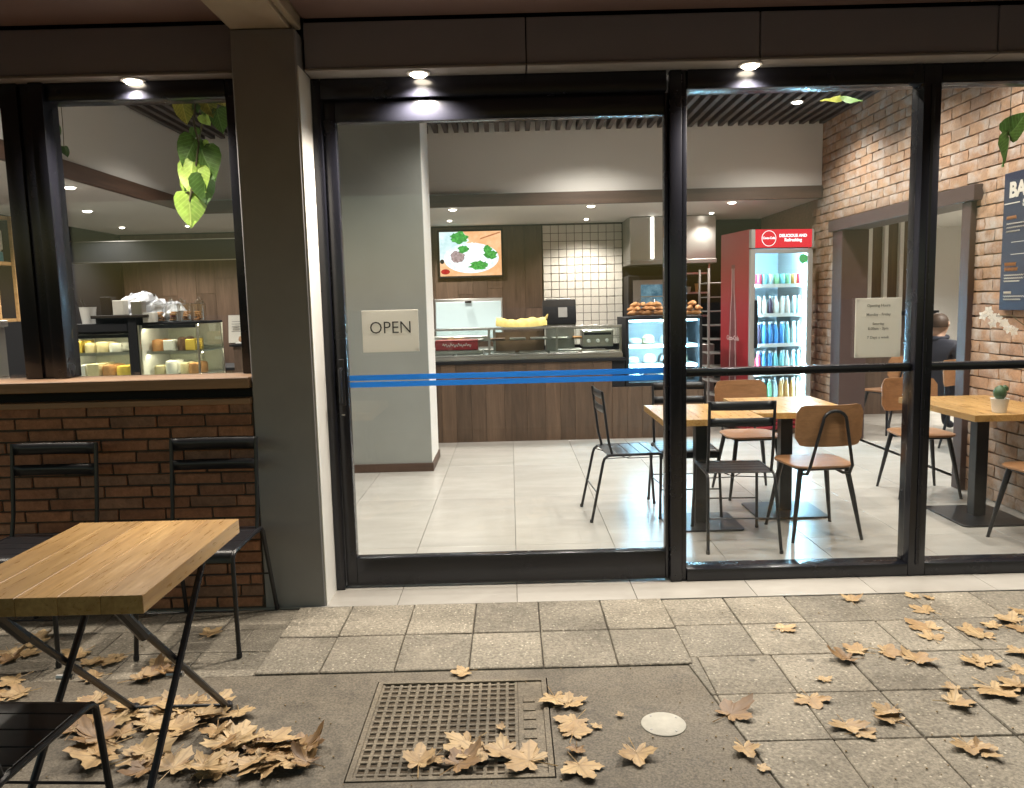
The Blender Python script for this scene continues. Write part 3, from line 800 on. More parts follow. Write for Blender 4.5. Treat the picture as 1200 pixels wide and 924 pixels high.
# ================================================================== COLUMN, COUNTER, EQUIPMENT
c = thing('column', 'square grey polished column with brown skirting inside the door', 'column', (-1.1, 7.2, 0), world=True)
MB().box(-1.46, -.735, 6.92, 7.55, 0, 3.5).build('shaft', M['column'], c, bevel=.004)
MB().box(-1.475, -.72, 6.905, 7.565, .0, .075).build('skirting', M['trim'], c, bevel=.003)
MB().box(-.7345, -.7325, 6.93, 7.54, .08, 3.29).build('lit_face_skin', M['wall'], c)  # white skin paints in the light on the column's right face

ct = thing('service_counter', 'long walnut boarded service counter with black top', 'counter', (.4, 8.7, 0), world=True)
x = -3.4
while x < 2.02:
    wd = min(random.choice((.16, .2, .24)), 2.06-x)
    hh = .845 if x+wd < 1.225 else .56
    link('plank', MB().box(.001, wd-.001, 8.345, 8.36, .0, hh).mesh('plank', M['walnutc'], bevel=.001), ct, (x, 0, 0)); x += wd
MB().box(-3.4, 1.22, 8.362, 9.05, 0, .845).box(1.22, 2.06, 8.362, 9.05, 0, .56).build('carcass', M['dark'], ct, smooth=False)
MB().box(-3.42, 1.222, 8.325, 9.07, .846, .878).build('countertop', M['dark'], ct, bevel=.003)
gc = thing('hot_food_case', 'glass fronted steel hot food case on the walnut counter', 'display case', (.2, 8.6, .88), world=True)
MB().box(-1.5, 1.20, 8.37, 9.0, .879, .925).build('steel_deck', M['steel'], gc, bevel=.003)
for x0, x1 in ((-.95, -.235), (-.225, .49), (.50, 1.185)):
    MB().box(x0, x1, 8.375, 8.381, .926, 1.215).build('front_pane', M['cglass'], gc, smooth=False)
MB().box(-1.0, 1.19, 8.37, 8.72, 1.216, 1.226).build('top_pane', M['cglass'], gc, smooth=False)
MB().box(1.186, 1.192, 8.376, 8.98, .926, 1.215).build('end_pane', M['cglass'], gc, smooth=False)
for x in (-.23, .495, 1.18):
    MB().box(x-.012, x+.012, 8.385, 8.41, .926, 1.215).build('post', M['steel'], gc, bevel=.002)
for x in (-.2, .5): MB().box(x, x+.03, 8.9, 8.93, .926, 1.215).build('post', M['steel'], gc, bevel=.002)
MB().box(-1.0, 1.192, 8.366, 8.3745, 1.206, 1.228).build('top_edge', M['chrome'], gc, bevel=.002)
MB().box(-1.0, 1.192, 8.366, 8.3745, .926, .940).build('bottom_edge', M['chrome'], gc, bevel=.002)
MB().box(-1.0, 1.19, 8.93, 8.95, 1.19, 1.22).build('rear_rail', M['steel'], gc, bevel=.002)
MB().box(-.2, .38, 8.94, 8.95, .926, 1.16).build('sliding_door', plain('amber door', (.20,.13,.08), .25, var=.2), gc)
MB().box(-.99, 1.18, 8.60, 8.90, 1.075, 1.081).build('mid_shelf', M['cglass'], gc, smooth=False)
for k in range(9): MB().box(-.95+.235*k, -.77+.235*k, 8.64, 8.86, 1.082, 1.10).build('food_tray', M[('steel','cookie','steeld','caked','steel','steeld')[k % 6]], gc, bevel=.004)
for k in range(6):
    MB().box(-.93+.34*k, -.63+.34*k, 8.48, 8.9, .926, .945).build('food_pan', M['steeld'], gc, bevel=.004)
MB().box(-1.0, -.25, 8.8, 9.0, 1.07, 1.13).build('heated_shelf', M['steel'], gc, bevel=.006)
t = thing('lidded_freezer', 'open pale blue steel lid rising behind the counter near the column', 'freezer', (-.55, 9.5, 0), world=True)
MB().box(-1.3, -.1, 9.3, 9.9, 0, .95).build('chest', M['steel'], t, bevel=.01)
MB().obox((-.52, 9.9, 1.30), (.86, .03, .52), Matrix.Rotation(R(-8), 3, 'X')).build('lid', M['steel'], t, bevel=.006)
MB().obox((-.52, 9.875, 1.285), (.82, .02, .47), Matrix.Rotation(R(-8), 3, 'X')).build('lid_liner', plain('pale blue liner', (.52,.66,.70), .5, var=.03), t, bevel=.004)
MB().box(-.56, -.48, 9.84, 9.88, 1.50, 1.53).build('handle', M['black'], t, bevel=.003)
t = thing('red_carton', 'red carton with white lettering inside the hot food case', 'box', (-.6, 8.6, .946), world=True)
MB().box(-.82, -.36, 8.5, 8.7, .99, 1.10).build('carton', M['red'], t, bevel=.004)
MB().box(-.83, -.30, 8.5, 8.72, .946, .988).build('tray', M['steel'], t, bevel=.004)
MB().tube([(-.74+.0075*k, 8.498, 1.045+.016*math.sin(k*1.7)+.008*math.sin(k*.6)) for k in range(42)], .004, 4).build('lettering', M['white'], t)
# yellow cloth
t = thing('yellow_cloth', 'folded yellow cloth lying on top of the glass food case', 'cloth', (.12, 8.5, 1.227))
random.seed(3)
mb = MB()
for a, b_, h0 in ((-.275, .275, .05), (-.27, .26, .085)):
    def q(u, v, a=a, b_=b_, h0=h0):
        x = a+(b_-a)*u; y = -.11+.22*v
        e = math.sin(math.pi*v)**.5
        return (x, y, h0*e*(1+.10*math.sin(9*u+3*v)+.07*math.sin(31*u+8*v)+.05*math.sin(57*u+20*v))+.018*(abs(u-.5)*2)**3)
    mb.grid(60, 12, q)
mb.build('fabric', M['towel'], t, fix=False)
MB().tube([(.22,0,.06),(.27,-.02,.09),(.285,-.03,.125),(.27,-.03,.105)], [.02,.018,.01,.004], 6).build('corner_twist', M['towel'], t)
t = thing('till_screen', 'black till terminal on the counter in front of the white tiles', 'till', (.66, 8.9, .88), world=True)
MB().obox((.555, 8.85, 1.365), (.37, .14, .275), Matrix.Rotation(R(-10), 3, 'X')).build('housing', M['dark'], t, bevel=.012, seg=2)
MB().obox((.59, 8.776, 1.37), (.10, .006, .11), Matrix.Rotation(R(-10), 3, 'X')).build('sticker', M['grey'], t)
MB().box(.40, .72, 8.80, 8.96, .926, 1.235).build('stand', M['steeld'], t, bevel=.004)
MB().obox((.55, 8.9, 1.515), (.28, .08, .02)).build('paper_roll_cover', M['steeld'], t, bevel=.006)
t = thing('sandwich_press', 'small steel appliance with three knobs inside the food case', 'appliance', (.95, 8.7, .946), world=True)
MB().box(.79, 1.13, 8.62, 8.9, .985, 1.17).build('body', M['steel'], t, bevel=.008)
MB().box(.81, 1.11, 8.612, 8.62, 1.115, 1.14).build('slot', M['dark'], t)
for k in range(3): MB().lathe([(.022,0),(.018,.02)], 12).build('knob', M['white'], t).location = (.86+.1*k-.95, 8.62-8.7, 1.05-.946)
for o in t.children:
    if o.name.startswith('knob'): o.rotation_euler = (R(90), 0, 0)
MB().box(.52, .78, 8.55, 8.85, .947, .97).build('tray', M['steeld'], t, bevel=.004)

# television
t = thing('television', 'wall television showing a white dish of noodles and green herbs', 'television', (-.5, 10.62, 2.16), world=True)
MB().box(-.945, -.07, 10.60, 10.655, 1.84, 2.475).build('bezel', M['dark'], t, bevel=.006)
def flat(name, mat, poly, y, par): 
    return MB().prism(poly, 0, .0012, lambda a, b, c_: (a, y-c_, b)).build(name, mat, par, smooth=False)
def ell(cx_, cz_, rx, rz_, n=28, jit=0, a0=0):
    return [(cx_+rx*math.cos(a0+2*math.pi*k/n)*(1+random.uniform(-jit,jit)), cz_+rz_*math.sin(a0+2*math.pi*k/n)*(1+random.uniform(-jit,jit))) for k in range(n)]
def scr(name, c1, c2, st, scale=18):
    t_ = NT(name); v = t_.coord(); f = t_.noise(v, scale, 5, .65)
    e = t_.new('Emission'); t_.l.new(t_.ramp(f, [(.35,c1),(.65,c2)]), e.inputs[0]); e.inputs[1].default_value = st
    t_.l.new(e.outputs[0], t_.out.inputs[0]); return t_.m
scn = MB().box(-.92, -.095, 10.598, 10.5995, 1.866, 2.45).build('screen', scr('screen table orange', (.72,.36,.16), (.85,.52,.30), 1.1, 6), t, smooth=False)
S_ = M['scr_white'] = scr('screen plate', (.62,.80,.88), (.92,.97,1.0), 1.1)
SG = scr('screen herb', (.02,.16,.03), (.10,.50,.09), 1.0, 40)
flat('picture_cloth', scr('screen cloth', (.50,.72,.74), (.80,.92,.93), 1.0, 9), [(-.919,2.05),(-.919,2.449),(-.60,2.449),(-.52,2.33)], 10.5975, scn)
flat('picture_plate', S_, ell(-.50, 2.10, .37, .20), 10.5962, scn)
flat('picture_plate_well', scr('screen plate well', (.70,.83,.88), (.98,1,1), 1.15), ell(-.50, 2.10, .30, .155), 10.5949, scn)
flat('picture_noodles', scr('screen noodles', (.70,.74,.72), (1,1,.97), 1.2, 50), ell(-.46, 2.17, .10, .13, jit=.12), 10.5936, scn)
flat('picture_meat', scr('screen meat', (.25,.17,.16), (.55,.42,.42), .9, 40), ell(-.68, 2.12, .095, .075, jit=.15), 10.5936, scn)
for a in ((-.40,2.0,.13,.06), (-.60,2.215,.07,.05), (-.24,2.14,.09,.06), (-.28,2.21,.06,.05), (-.66,2.37,.12,.075)):
    flat('picture_herb', SG, ell(*a, 22, .25), 10.5923, scn)
flat('picture_sauce', scr('screen sauce', (.35,.01,.02), (.6,.03,.03), .9), ell(-.85, 1.925, .06, .035), 10.5936, scn)
flat('picture_dark_dish', M['dark'], ell(-.89, 2.06, .028, .03), 10.5936, scn)
flat('picture_chopstick', scr('screen chopstick', (.4,.12,.05), (.5,.2,.08), 1), [(-.38,2.34),(-.37,2.36),(-.11,2.44),(-.10,2.425)], 10.5936, scn)

# kitchen at the rear right
t = thing('steel_hood', 'polished steel exhaust hood at the rear of the kitchen', 'hood', (2.05, 10.3, 2), world=True)
MB().box(1.535, 2.62, 10.0, 10.65, 1.985, 2.522).build('canopy', M['steel'], t, bevel=.005)
MB().box(1.53, 2.625, 9.97, 10.65, 1.93, 1.984).build('lip', M['steeld'], t, bevel=.005)
M['streakglow'] = emit('painted reflection streak', (1,.95,.85), 4)
MB().box(1.80, 1.835, 9.975, 9.998, 2.0, 2.515).build('reflection_streak', M['streakglow'], t)  # glowing strip painted in for a light streak reflected in the steel
t = thing('kitchen_oven', 'dark oven with bluish glass door under the steel hood', 'oven', (1.9, 10.4, 0), world=True)
MB().box(1.54, 2.1, 10.2, 10.64, .9, 1.80).build('cabinet', M['dark'], t, bevel=.01)
MB().box(1.60, 2.04, 10.185, 10.199, 1.2, 1.74).build('door', M['steeld'], t, bevel=.003)
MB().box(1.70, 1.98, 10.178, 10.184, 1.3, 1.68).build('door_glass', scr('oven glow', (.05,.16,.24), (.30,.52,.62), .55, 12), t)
for z in (1.4, 1.52): MB().box(1.70, 1.98, 10.172, 10.177, z, z+.012).build('rack', M['steel'], t)
MB().box(1.5, 2.62, 10.05, 10.64, 0, .899).build('bench', M['steeld'], t, bevel=.004)
t = thing('wire_shelf', 'steel shelf stacked with cups and greens under the hood', 'shelf', (2.35, 10.4, 1.3), world=True)
for z in (1.25, 1.55, 1.8): MB().box(2.12, 2.6, 10.2, 10.6, z, z+.02).build('shelf_board', M['steel'], t)
for x in (2.13, 2.59): MB().box(x-.01, x+.01, 10.2, 10.22, .9, 1.93).build('upright', M['steel'], t)
random.seed(5)
for k in range(7):
    z = (1.27, 1.57)[k % 2]; x = 2.18+.055*k
    tag(MB().lathe([(.02,0),(.032,.07+.02*(k % 3)),(.03,.07+.02*(k % 3))], 10).build('cup', M[('white','cookie','succ','steel')[k % 4]]), 'small container on the steel shelf under the hood', 'cup', 'containers on the kitchen shelf').location = (x, 10.3, z)
t = thing('tray_rack', 'tall steel trolley rack of trays beside the red fridge', 'rack', (2.45, 9.4, 0), world=True)
for x in (2.38, 2.72):
    for y in (9.4, 9.85): MB().box(x-.012, x+.012, y-.012, y+.012, 0, 1.84).build('upright', M['grey'], t)
for k in range(9): MB().box(2.39, 2.71, 9.39, 9.86, .3+.17*k, .312+.17*k).build('tray', M['grey'], t, bevel=.003)

# refrigerated cake case beside the counter
t = thing('chilled_cabinet', 'black framed chilled glass cabinet glowing blue white at the counter end', 'display cabinet', (1.64, 8.7, .56), world=True)
MB().box(1.232, 2.05, 8.98, 9.03, .562, 1.275).box(1.232, 1.262, 8.36, 8.979, .562, 1.275).box(2.02, 2.05, 8.36, 8.979, .562, 1.275).box(1.232, 2.05, 8.345, 9.03, 1.2755, 1.30).box(1.2625, 2.0195, 8.36, 8.979, .562, .60).build('cabinet', M['dark'], t, smooth=False)
MB().box(1.263, 2.019, 8.965, 8.979, .6005, 1.275).build('liner', M['white'], t, smooth=False)
MB().box(1.263, 2.019, 8.362, 8.368, .601, 1.274).build('front_pane', M['cglass'], t, smooth=False)
for z in (.78, .99): MB().box(1.263, 2.019, 8.44, 8.96, z, z+.012).build('shelf', M['white'], t)
for z in (.765, .975, 1.255): MB().box(1.28, 2.0, 8.40, 8.42, z, z+.012).build('led_strip', M['led'], t)
random.seed(11)
for z in (.601, .793, 1.003):
    for k in range(4):
        x = 1.36+.17*k+random.uniform(-.02,.02); mt = random.choice(('white','cake','plastic','steel','plastic'))
        hh = random.uniform(.06, .12)
        o = MB().lathe([(.055,0),(.075,.01),(.07,hh*.7),(.045,hh),(.01,hh+.006)], 12).build('wrapped_dish', M[mt])
        tag(o, 'pale wrapped dish in the chilled cabinet at the counter end', 'food', 'dishes in the chilled cabinet').location = (x, 8.62, z)
t = thing('pastry_dome', 'clear plastic pastry box of croissants on the chilled cabinet', 'food box', (1.5, 8.6, 1.301))
MB().box(-.17, .17, -.14, .14, 0, .008).build('tray', M['dark'], t)
MB().grid(10, 6, lambda u, v: ((u-.5)*.34, (v-.5)*.28, .012+.20*(1-abs(2*u-1)**3)*(1-abs(2*v-1)**4))).build('dome', glass('clear dome', (.93,.93,.93), 1.3), t, fix=False)
def croissant(x, y, z, a, par=None):
    pts = [(-.06,.02,0),(-.035,0,.006),(0,-.01,.01),(.035,0,.006),(.06,.02,0)]
    o = MB().tube(pts, [.008,.022,.03,.022,.008], 8).build('croissant', M['cookie']); o.location = (x, y, z); o.rotation_euler = (0,0,a)
    return tag(o, 'baked croissant in the clear pastry box on the chilled cabinet' if x < 1.8 else 'baked croissant piled loose on the chilled cabinet near the red fridge', 'croissant', 'croissants in the box' if x < 1.8 else 'loose croissants')
for k in range(14):
    croissant(1.34+.05*(k % 7)+random.uniform(-.01,.01), 8.52+.08*(k//7), 1.335+.045*(k % 3), random.uniform(0, 3))
for k in range(5): croissant(1.93+.03*k, 8.55, 1.33+.05*(k % 3), k)

# red drinks fridge
FW, FD, FH = .70, .70, 2.185
t = thing('drinks_fridge', 'tall red drinks fridge with glass door and lit red header', 'fridge', (2.81, 8.63, 0), R(9))
hw = FW/2; y0 = -FD/2
MB().box(-hw, -hw+.03, y0+.04, FD/2, .06, FH).box(hw-.03, hw, y0+.04, FD/2, .06, FH).box(-hw, hw, FD/2-.0, FD/2+.03, .06, FH).box(-hw+.0305, hw-.0305, y0+.04, FD/2-.001, .06, .30).build('cabinet', M['red'], t, smooth=False)
MB().box(-hw+.0305, hw-.0305, y0+.04, FD/2-.001, FH-.20, FH-.001).build('top_panel', M['dark'], t, smooth=False)
MB().box(-hw+.031, hw-.031, FD/2-.03, FD/2-.002, .301, FH-.201).build('liner', plain('fridge liner', (.60,.72,.78), .4, var=.03), t, smooth=False)
MB().box(-hw, -hw+.055, y0, y0+.039, .30, FH-.205).box(hw-.055, hw, y0, y0+.039, .30, FH-.205).box(-hw+.0555, hw-.0555, y0, y0+.039, .30, .345).box(-hw+.0555, hw-.0555, y0, y0+.039, FH-.25, FH-.205).build('door_frame', M['grey'], t, bevel=.003)
MB().box(-hw+.056, hw-.056, y0+.015, y0+.021, .346, FH-.251).build('door_pane', M['cglass'], t, smooth=False)
MB().box(-hw+.045, -hw+.075, y0-.03, y0-.001, .95, 1.45).build('handle', M['dark'], t, bevel=.004)
hd = MB().box(-hw+.045, hw-.02, y0-.012, y0+.038, FH-.19, FH-.005).build('header_sign', emit('red lightbox', (.80,.028,.05), .85), t, bevel=.004)
MB().box(-hw, -hw+.044, y0-.012, y0+.038, FH-.19, FH-.005).build('header_end', M['grey'], t)
MB().box(hw-.019, hw, y0-.012, y0+.038, FH-.19, FH-.005).build('header_end', M['grey'], t)
M['glow'] = emit('lit white print', (1,.93,.93), 1.3)
cx_, cz_ = -.155, FH-.098
rg = MB(); rg.tube([(cx_+.078*math.cos(a), y0-.0125, cz_+.078*math.sin(a)) for a in [2*math.pi*k/28 for k in range(28)]], .003, 5, closed=True); rg.build('roundel_ring', M['glow'], hd)
text('roundel_script', 'Coca-Cola', .032, (cx_, y0-.0135, cz_-.006), (R(90),0,0), M['glow'], hd, .0012, 'CENTER')
text('header_lettering', 'DELICIOUS AND', .042, (.115, y0-.0135, FH-.085), (R(90),0,0), M['glow'], hd, .0016, 'CENTER')
text('header_lettering', 'Refreshing', .046, (.115, y0-.0135, FH-.13), (R(90),0,0), M['glow'], hd, .0016, 'CENTER')
MB().lathe([(.05,0),(.05,.002)], 16).build('green_sticker', emit('green sticker', (.10,.45,.16), .8), t).location = (hw-.10, y0+.013, FH-.31)
for ob in t.children:
    if ob.name.startswith('green_sticker'): ob.rotation_euler = (R(90),0,0)
for k in range(5):
    MB().box(-hw+.02, hw-.02, y0+.005, y0+.035, .075+.042*k, .075+.042*k+.026).build('grille_louvre', M['red'], t, bevel=.003)
SH = [.36, .66, .97, 1.29, 1.60]
for z in SH:
    MB().box(-hw+.04, hw-.04, y0+.08, FD/2-.04, z-.012, z).box(-hw+.05, hw-.05, y0+.065, y0+.079, z-.02, z+.018).build('shelf', M['white'], t, smooth=False)
for s in (-1, 1):
    MB().box(s*(hw-.036)-.005, s*(hw-.036)+.005, y0+.08, y0+.668, .302, FH-.21).build('side_liner', M['white'], t, smooth=False)
    MB().box(s*(hw-.055)-.008, s*(hw-.055)+.008, y0+.045, y0+.06, .36, FH-.27).build('led_strip', M['led'], t)
MB().box(-hw+.06, hw-.06, y0+.045, y0+.06, FH-.245, FH-.232).build('led_strip', M['led'], t)
# bottle picture on the side
bp = [(0,.55),(.085,.55),(.09,.75),(.075,.95),(.082,1.1),(.07,1.3),(.035,1.55),(.028,1.78),(.035,1.80),(.035,1.84),(-.035,1.84),(-.035,1.80),(-.028,1.78),(-.035,1.55),(-.07,1.3),(-.082,1.1),(-.075,.95),(-.09,.75),(-.085,.55)]
M['botart'] = plain('faded bottle print', (.16,.05,.055), .5, var=.4, scale=9)
M['botart2'] = plain('pale print', (.55,.40,.40), .5, var=.3, scale=12)
MB().prism(bp, 0, .0012, lambda a, b, c_: (-hw-.0006-c_, .06+a*1.15, b)).build('bottle_print', M['botart'], t, smooth=False)
text('side_script', 'Coca-Cola', .07, (-hw-.0025, .2, 1.02), (R(90),0,R(-90)), M['botart2'], t, .002, 'CENTER') 
for ob in t.children:
    if ob.name.startswith('side_script'): ob.location = (-hw-.0025, .06, 1.02)
MB().tube([(-hw-.002,.06+1.15*a*.72,b) for a, b in bp[1:9]], .004, 4).tube([(-hw-.002,.06+1.15*a*.72,b) for a, b in bp[11:19]], .004, 4).build('bottle_highlight', M['botart2'], t)
FR = t
# drinks
def bottle_mesh(name, body, cap, h=.245, r=.031):
    mb = MB().lathe([(r*.9,0),(r,.008),(r,h*.55),(r*.95,h*.62),(r*.45,h*.86),(r*.4,h*.9),(r*.42,h*.905),(r*.42,h),(r*.1,h)], 12)
    me = mb.mesh(name, body)
    me.materials.append(cap)
    for p_ in me.polygons:
        if p_.center.z > h*.9: p_.material_index = 1
    return me
BC = {k: plain('drink '+k, c_, .25, var=.15) for k, c_ in dict(cola=(.05,.03,.05), blue=(.05,.22,.55), aqua=(.20,.55,.62), milk=(.72,.72,.68), red=(.55,.06,.10), green=(.22,.48,.26), orange=(.65,.36,.12), clear=(.5,.7,.76)).items()}
BM = {k: bottle_mesh('bottle', v, M['white']) for k, v in BC.items()}
BCan = {k: MB().lathe([(.026,0),(.031,.008),(.031,.11),(.026,.122),(.024,.12)], 12).mesh('can', v) for k, v in BC.items()}
rows = [(SH[4], ['red','red','aqua','clear','green','aqua','green','orange','red'], BCan, 'drink can on the top shelf of the drinks fridge'),
        (SH[3], ['milk','milk','milk','cola','milk','milk','milk','clear','clear'], BM, 'drink bottle on the second shelf of the drinks fridge'),
        (SH[2], ['cola','cola','blue','blue','blue','blue','aqua','clear','clear'], BM, 'drink bottle on the middle shelf of the drinks fridge'),
        (SH[1], ['red','red','blue','blue','aqua','aqua','clear','clear','aqua'], BM, 'drink bottle on the fourth shelf of the drinks fridge'),
        (SH[0], ['aqua','aqua','aqua','green','clear','orange','orange','orange','milk'], BM, 'drink bottle on the bottom shelf of the drinks fridge')]
rm = Matrix.Rotation(R(9), 3, 'Z')
for (z, ks, src, lab) in rows:
    for i, k in enumerate(ks):
        for dpt in (0, .10):
            if dpt and i % 2: continue
            p_ = rm @ Vector((-hw+.092+.0655*i+(.012 if dpt else 0), y0+.125+dpt, 0)) + FR.location
            o = link('drink_bottle' if src is BM else 'drink_can', src[k]); o.location = (p_.x, p_.y, z+.001)
            if src is BM and z == SH[3]: o.scale = (1, 1, .82)
            tag(o, {'cola':'dark cola','blue':'blue','aqua':'aqua','milk':'white milk','red':'red','green':'green','orange':'orange','clear':'pale clear'}[k]+' '+lab, 'drink', k+' drinks on the fridge shelf at '+str(int(z*100))+' cm')
# ================================================================== LEFT SIDE OF THE SHOP
t = thing('hanging_glass_screen', 'dark glass bulkhead with bright metal edges hanging over the left counter', 'screen', (-3.2, 8.5, 2.2), world=True)
MB().box(-5.2, -1.6, 8.47, 8.48, 2.03, 2.24).build('panel', plain('smoked glass', (.008,.009,.011), .4, var=.2, spec=.3), t, smooth=False)
for z in (2.022, 2.241): MB().box(-5.2, -1.6, 8.46, 8.49, z, z+.009).build('edge_rail', M['chrome'], t)
for x in (-4.9, -1.7): MB().tube([(x,8.475,2.25),(x,8.475,2.53)], .005, 6).build('hanger', M['chrome'], t)

def cake_case(label, x0, x1, y0, y1, zt, frame_m, nsh=2):
    t = thing('cake_cabinet', label, 'display cabinet', ((x0+x1)/2, (y0+y1)/2, 0), group='cake cabinets by the window', world=True)
    MB().box(x0, x1, y0, y1, 0, .62).build('base', M['dark'], t, bevel=.004)
    MB().box(x0, x1, y0+.05, y1, zt-.02, zt).build('top', M['dark'], t, bevel=.003)
    for x in (x0, x1-.014):
        for y in (y0, y1-.014): MB().box(x, x+.014, y, y+.014, .621, zt-.021).build('corner_post', frame_m, t)
    MB().box(x0+.015, x1-.015, y0+.003, y0+.008, .622, zt-.022).build('front_pane', M['cglass'], t, smooth=False)
    MB().box(x1-.009, x1-.004, y0+.015, y1-.015, .622, zt-.022).build('end_pane', M['cglass'], t, smooth=False)
    MB().box(x0+.0145, x0+.0148, y0+.02, y1-.03, .622, zt-.022).build('side_liner', M['white'], t, smooth=False)
    MB().box(x0+.015, x1-.015, y1-.03, y1-.02, .622, zt-.022).build('back_panel', plain('back liner', (.50,.50,.40), .35), t, smooth=False)
    shelves = [.622]
    for k in range(nsh):
        z = .945+.20*k; shelves.append(z+.011)
        MB().box(x0+.016, x1-.016, y0+.06+.04*k, y1-.035, z, z+.01).build('shelf', plain('shelf glass', (.42,.48,.44), .15), t)
        MB().box(x0+.02, x1-.02, y0+.075+.04*k, y0+.09+.04*k, z-.010, z-.001).build('led_strip', M['ledw'], t)
        MB().box(x0+.016, x1-.016, y0+.055+.04*k, y0+.062+.04*k, z-.014, z+.012).build('lamp_shield', M['chrome'], t)
    MB().box(x0+.02, x1-.02, y0+.06, y0+.075, zt-.034, zt-.022).build('led_strip', M['ledw'], t)
    MB().box(x0+.016, x1-.016, y0+.045, y0+.054, zt-.05, zt-.021).build('lamp_shield', M['dark'], t)
    return shelves
random.seed(21)
def cakes(shelves, x0, x1, yc, lab, grp):
    for si, z in enumerate(shelves):
        x = x0+.07
        while x < x1-.06:
            mt = random.choice(('cake','cakey','caked','cake','cookie','cakey','paper'))
            kind = random.random(); w_ = random.uniform(.035,.055); h_ = random.uniform(.06,.11)
            for yy in (yc-.10, yc+.06):
                if kind < .5: mb = MB().lathe([(w_,0),(w_*1.02,h_*.75),(w_*.9,h_),(w_*.3,h_*1.08)], 12)
                elif kind < .8: mb = MB().prism([(-w_,-.06),(w_,-.06),(0,.07)], 0, h_)
                else: mb = MB().box(-w_, w_, -.06, .06, 0, h_)
                o = mb.build('cake', M[mt], bevel=0 if kind < .5 else .004); o.location = (x, yy, z+.0015)
                nm_ = {'cake':'pale cream','cakey':'yellow custard','caked':'dark chocolate','cookie':'brown baked','paper':'white iced'}[mt]+(' round' if kind < .5 else ' wedge of' if kind < .8 else ' square')
                tag(o, nm_+' cake on the '+('bottom','middle','top')[si]+' shelf of the '+lab, 'cake', nm_+' cakes '+str(si)+' '+grp)
            x += w_*2+.012
s1 = cake_case('glass cake cabinet with dark heavy frame beside the window mullion', -3.74, -3.16, 6.5, 7.05, 1.33, M['dark'])
cakes(s1, -3.72, -3.18, 6.74, 'dark framed cake cabinet', 'cakes in the dark framed cabinet')
s2 = cake_case('frameless glass cake cabinet with slim steel edges under the biscuit jars', -3.08, -2.585, 6.48, 7.05, 1.40, M['chrome'])
cakes(s2, -3.06, -2.6, 6.74, 'slim edged cake cabinet', 'cakes in the slim edged cabinet')
MBx = thing('cabinet_post', 'black upright post between the two cake cabinets', 'post', (-3.12, 6.5, 0))
MB().box(-.034, .034, -.03, .03, 0, 1.44).build('upright', M['dark'], MBx, bevel=.003); MB().box(-.05, .05, -.05, .05, .0, .012).build('base_plate', M['dark'], MBx)
t = thing('black_shelf_tray', 'black tray shelf bridging the tops of the cake cabinets', 'tray', (-3.4, 6.75, 1.331), world=True)
MB().box(-3.74, -3.165, 6.48, 6.98, 1.3315, 1.40).build('shelf_box', M['dark'], t, bevel=.004)
MB().box(-3.44, -2.98, 6.44, 6.9, 1.4415, 1.468).build('tray', M['dark'], t, bevel=.004)
MB().box(-3.44, -3.17, 6.52, 6.88, 1.4005, 1.441).build('riser', M['dark'], t)
jg = glass('jar glass', (.96,.97,.96), 2.6)
for k in range(4):
    x = -2.95+.108*k
    j = thing('biscuit_jar', 'glass jar of golden biscuits on the slim edged cake cabinet', 'jar', (x, 6.62+.01*(k % 2), 1.4015), group='biscuit jars on the cake cabinet')
    MB().prism(rrect(.05, .05, .014, 3), .0, .15).build('jar_body', jg, j, bevel=.006)
    MB().lathe([(.03,.151),(.036,.156),(.036,.172),(.02,.178),(.012,.188),(.014,.20),(.003,.204)], 14).build('lid', jg, j)
    for q_ in range(5):
        MB().lathe([(.025,0),(.03,.006),(.022,.014)], 10).build('biscuit', M['cookie'] if q_ != 2 or k != 1 else M['red'], j).location = (random.uniform(-.012,.012), random.uniform(-.012,.012), .008+.0155*q_)
        j.children[-1].rotation_euler = (random.uniform(-.3,.3), random.uniform(-.3,.3), 0)
# crinkled plastic bags
random.seed(31)
t = thing('plastic_bags', 'heap of crinkled clear plastic bags behind the biscuit jars', 'plastic bags', (-3.12, 6.8, 1.4685))
for (dx, dz, sx, sz) in ((-.10,0,.16,.17), (.05,0,.17,.13), (.2,-.066,.15,.16), (-.02,.09,.11,.10)):
    mb = MB()
    def q(u, v, sx=sx, sz=sz, dx=dx, dz=dz):
        a = 2*math.pi*u; b_ = math.pi*v*.5+.0
        r_ = 1+random.uniform(-.14,.14)
        return (dx+sx*math.cos(a)*math.cos(b_)*r_, .11*math.sin(a)*math.cos(b_)*r_, dz+max(0, sz*math.sin(b_)*r_))
    mb.grid(14, 6, q).build('bag', M['plastic'], t, fix=False, smooth=False)
t = thing('utensil_cup', 'white cup holding utensils on the cabinet top beside the mullion', 'cup', (-3.54, 6.6, 1.4005))
MB().lathe([(.05,0),(.066,.135),(.068,.14),(.060,.138),(.047,.01)], 18).build('cup_body', M['white'], t)
for a in (0, 2.0, 4.2): MB().tube([(.02*math.cos(a),.02*math.sin(a),.02),(-.07+.03*math.cos(a),.045*math.sin(a),.21)], .006, 6).build('utensil', M['dark'], t)
for k, (x, mt, h_) in enumerate(((-3.33,'dark',.15), (-3.23,'paper',.12), (-3.08,'steeld',.11), (-2.99,'paper',.08))):
    o = MB().prism(rrect(.048, .045, .012, 3), 0, h_).build('takeaway_tub', M[mt], bevel=.003); o.location = (x, 6.53, 1.4685 if x > -3.44 and x < -3.0 else 1.4015)
    tag(o, ('black','white','steel','short white')[k]+' tub on the black tray in front of the plastic bags', 'tub', 'tubs on the black tray')
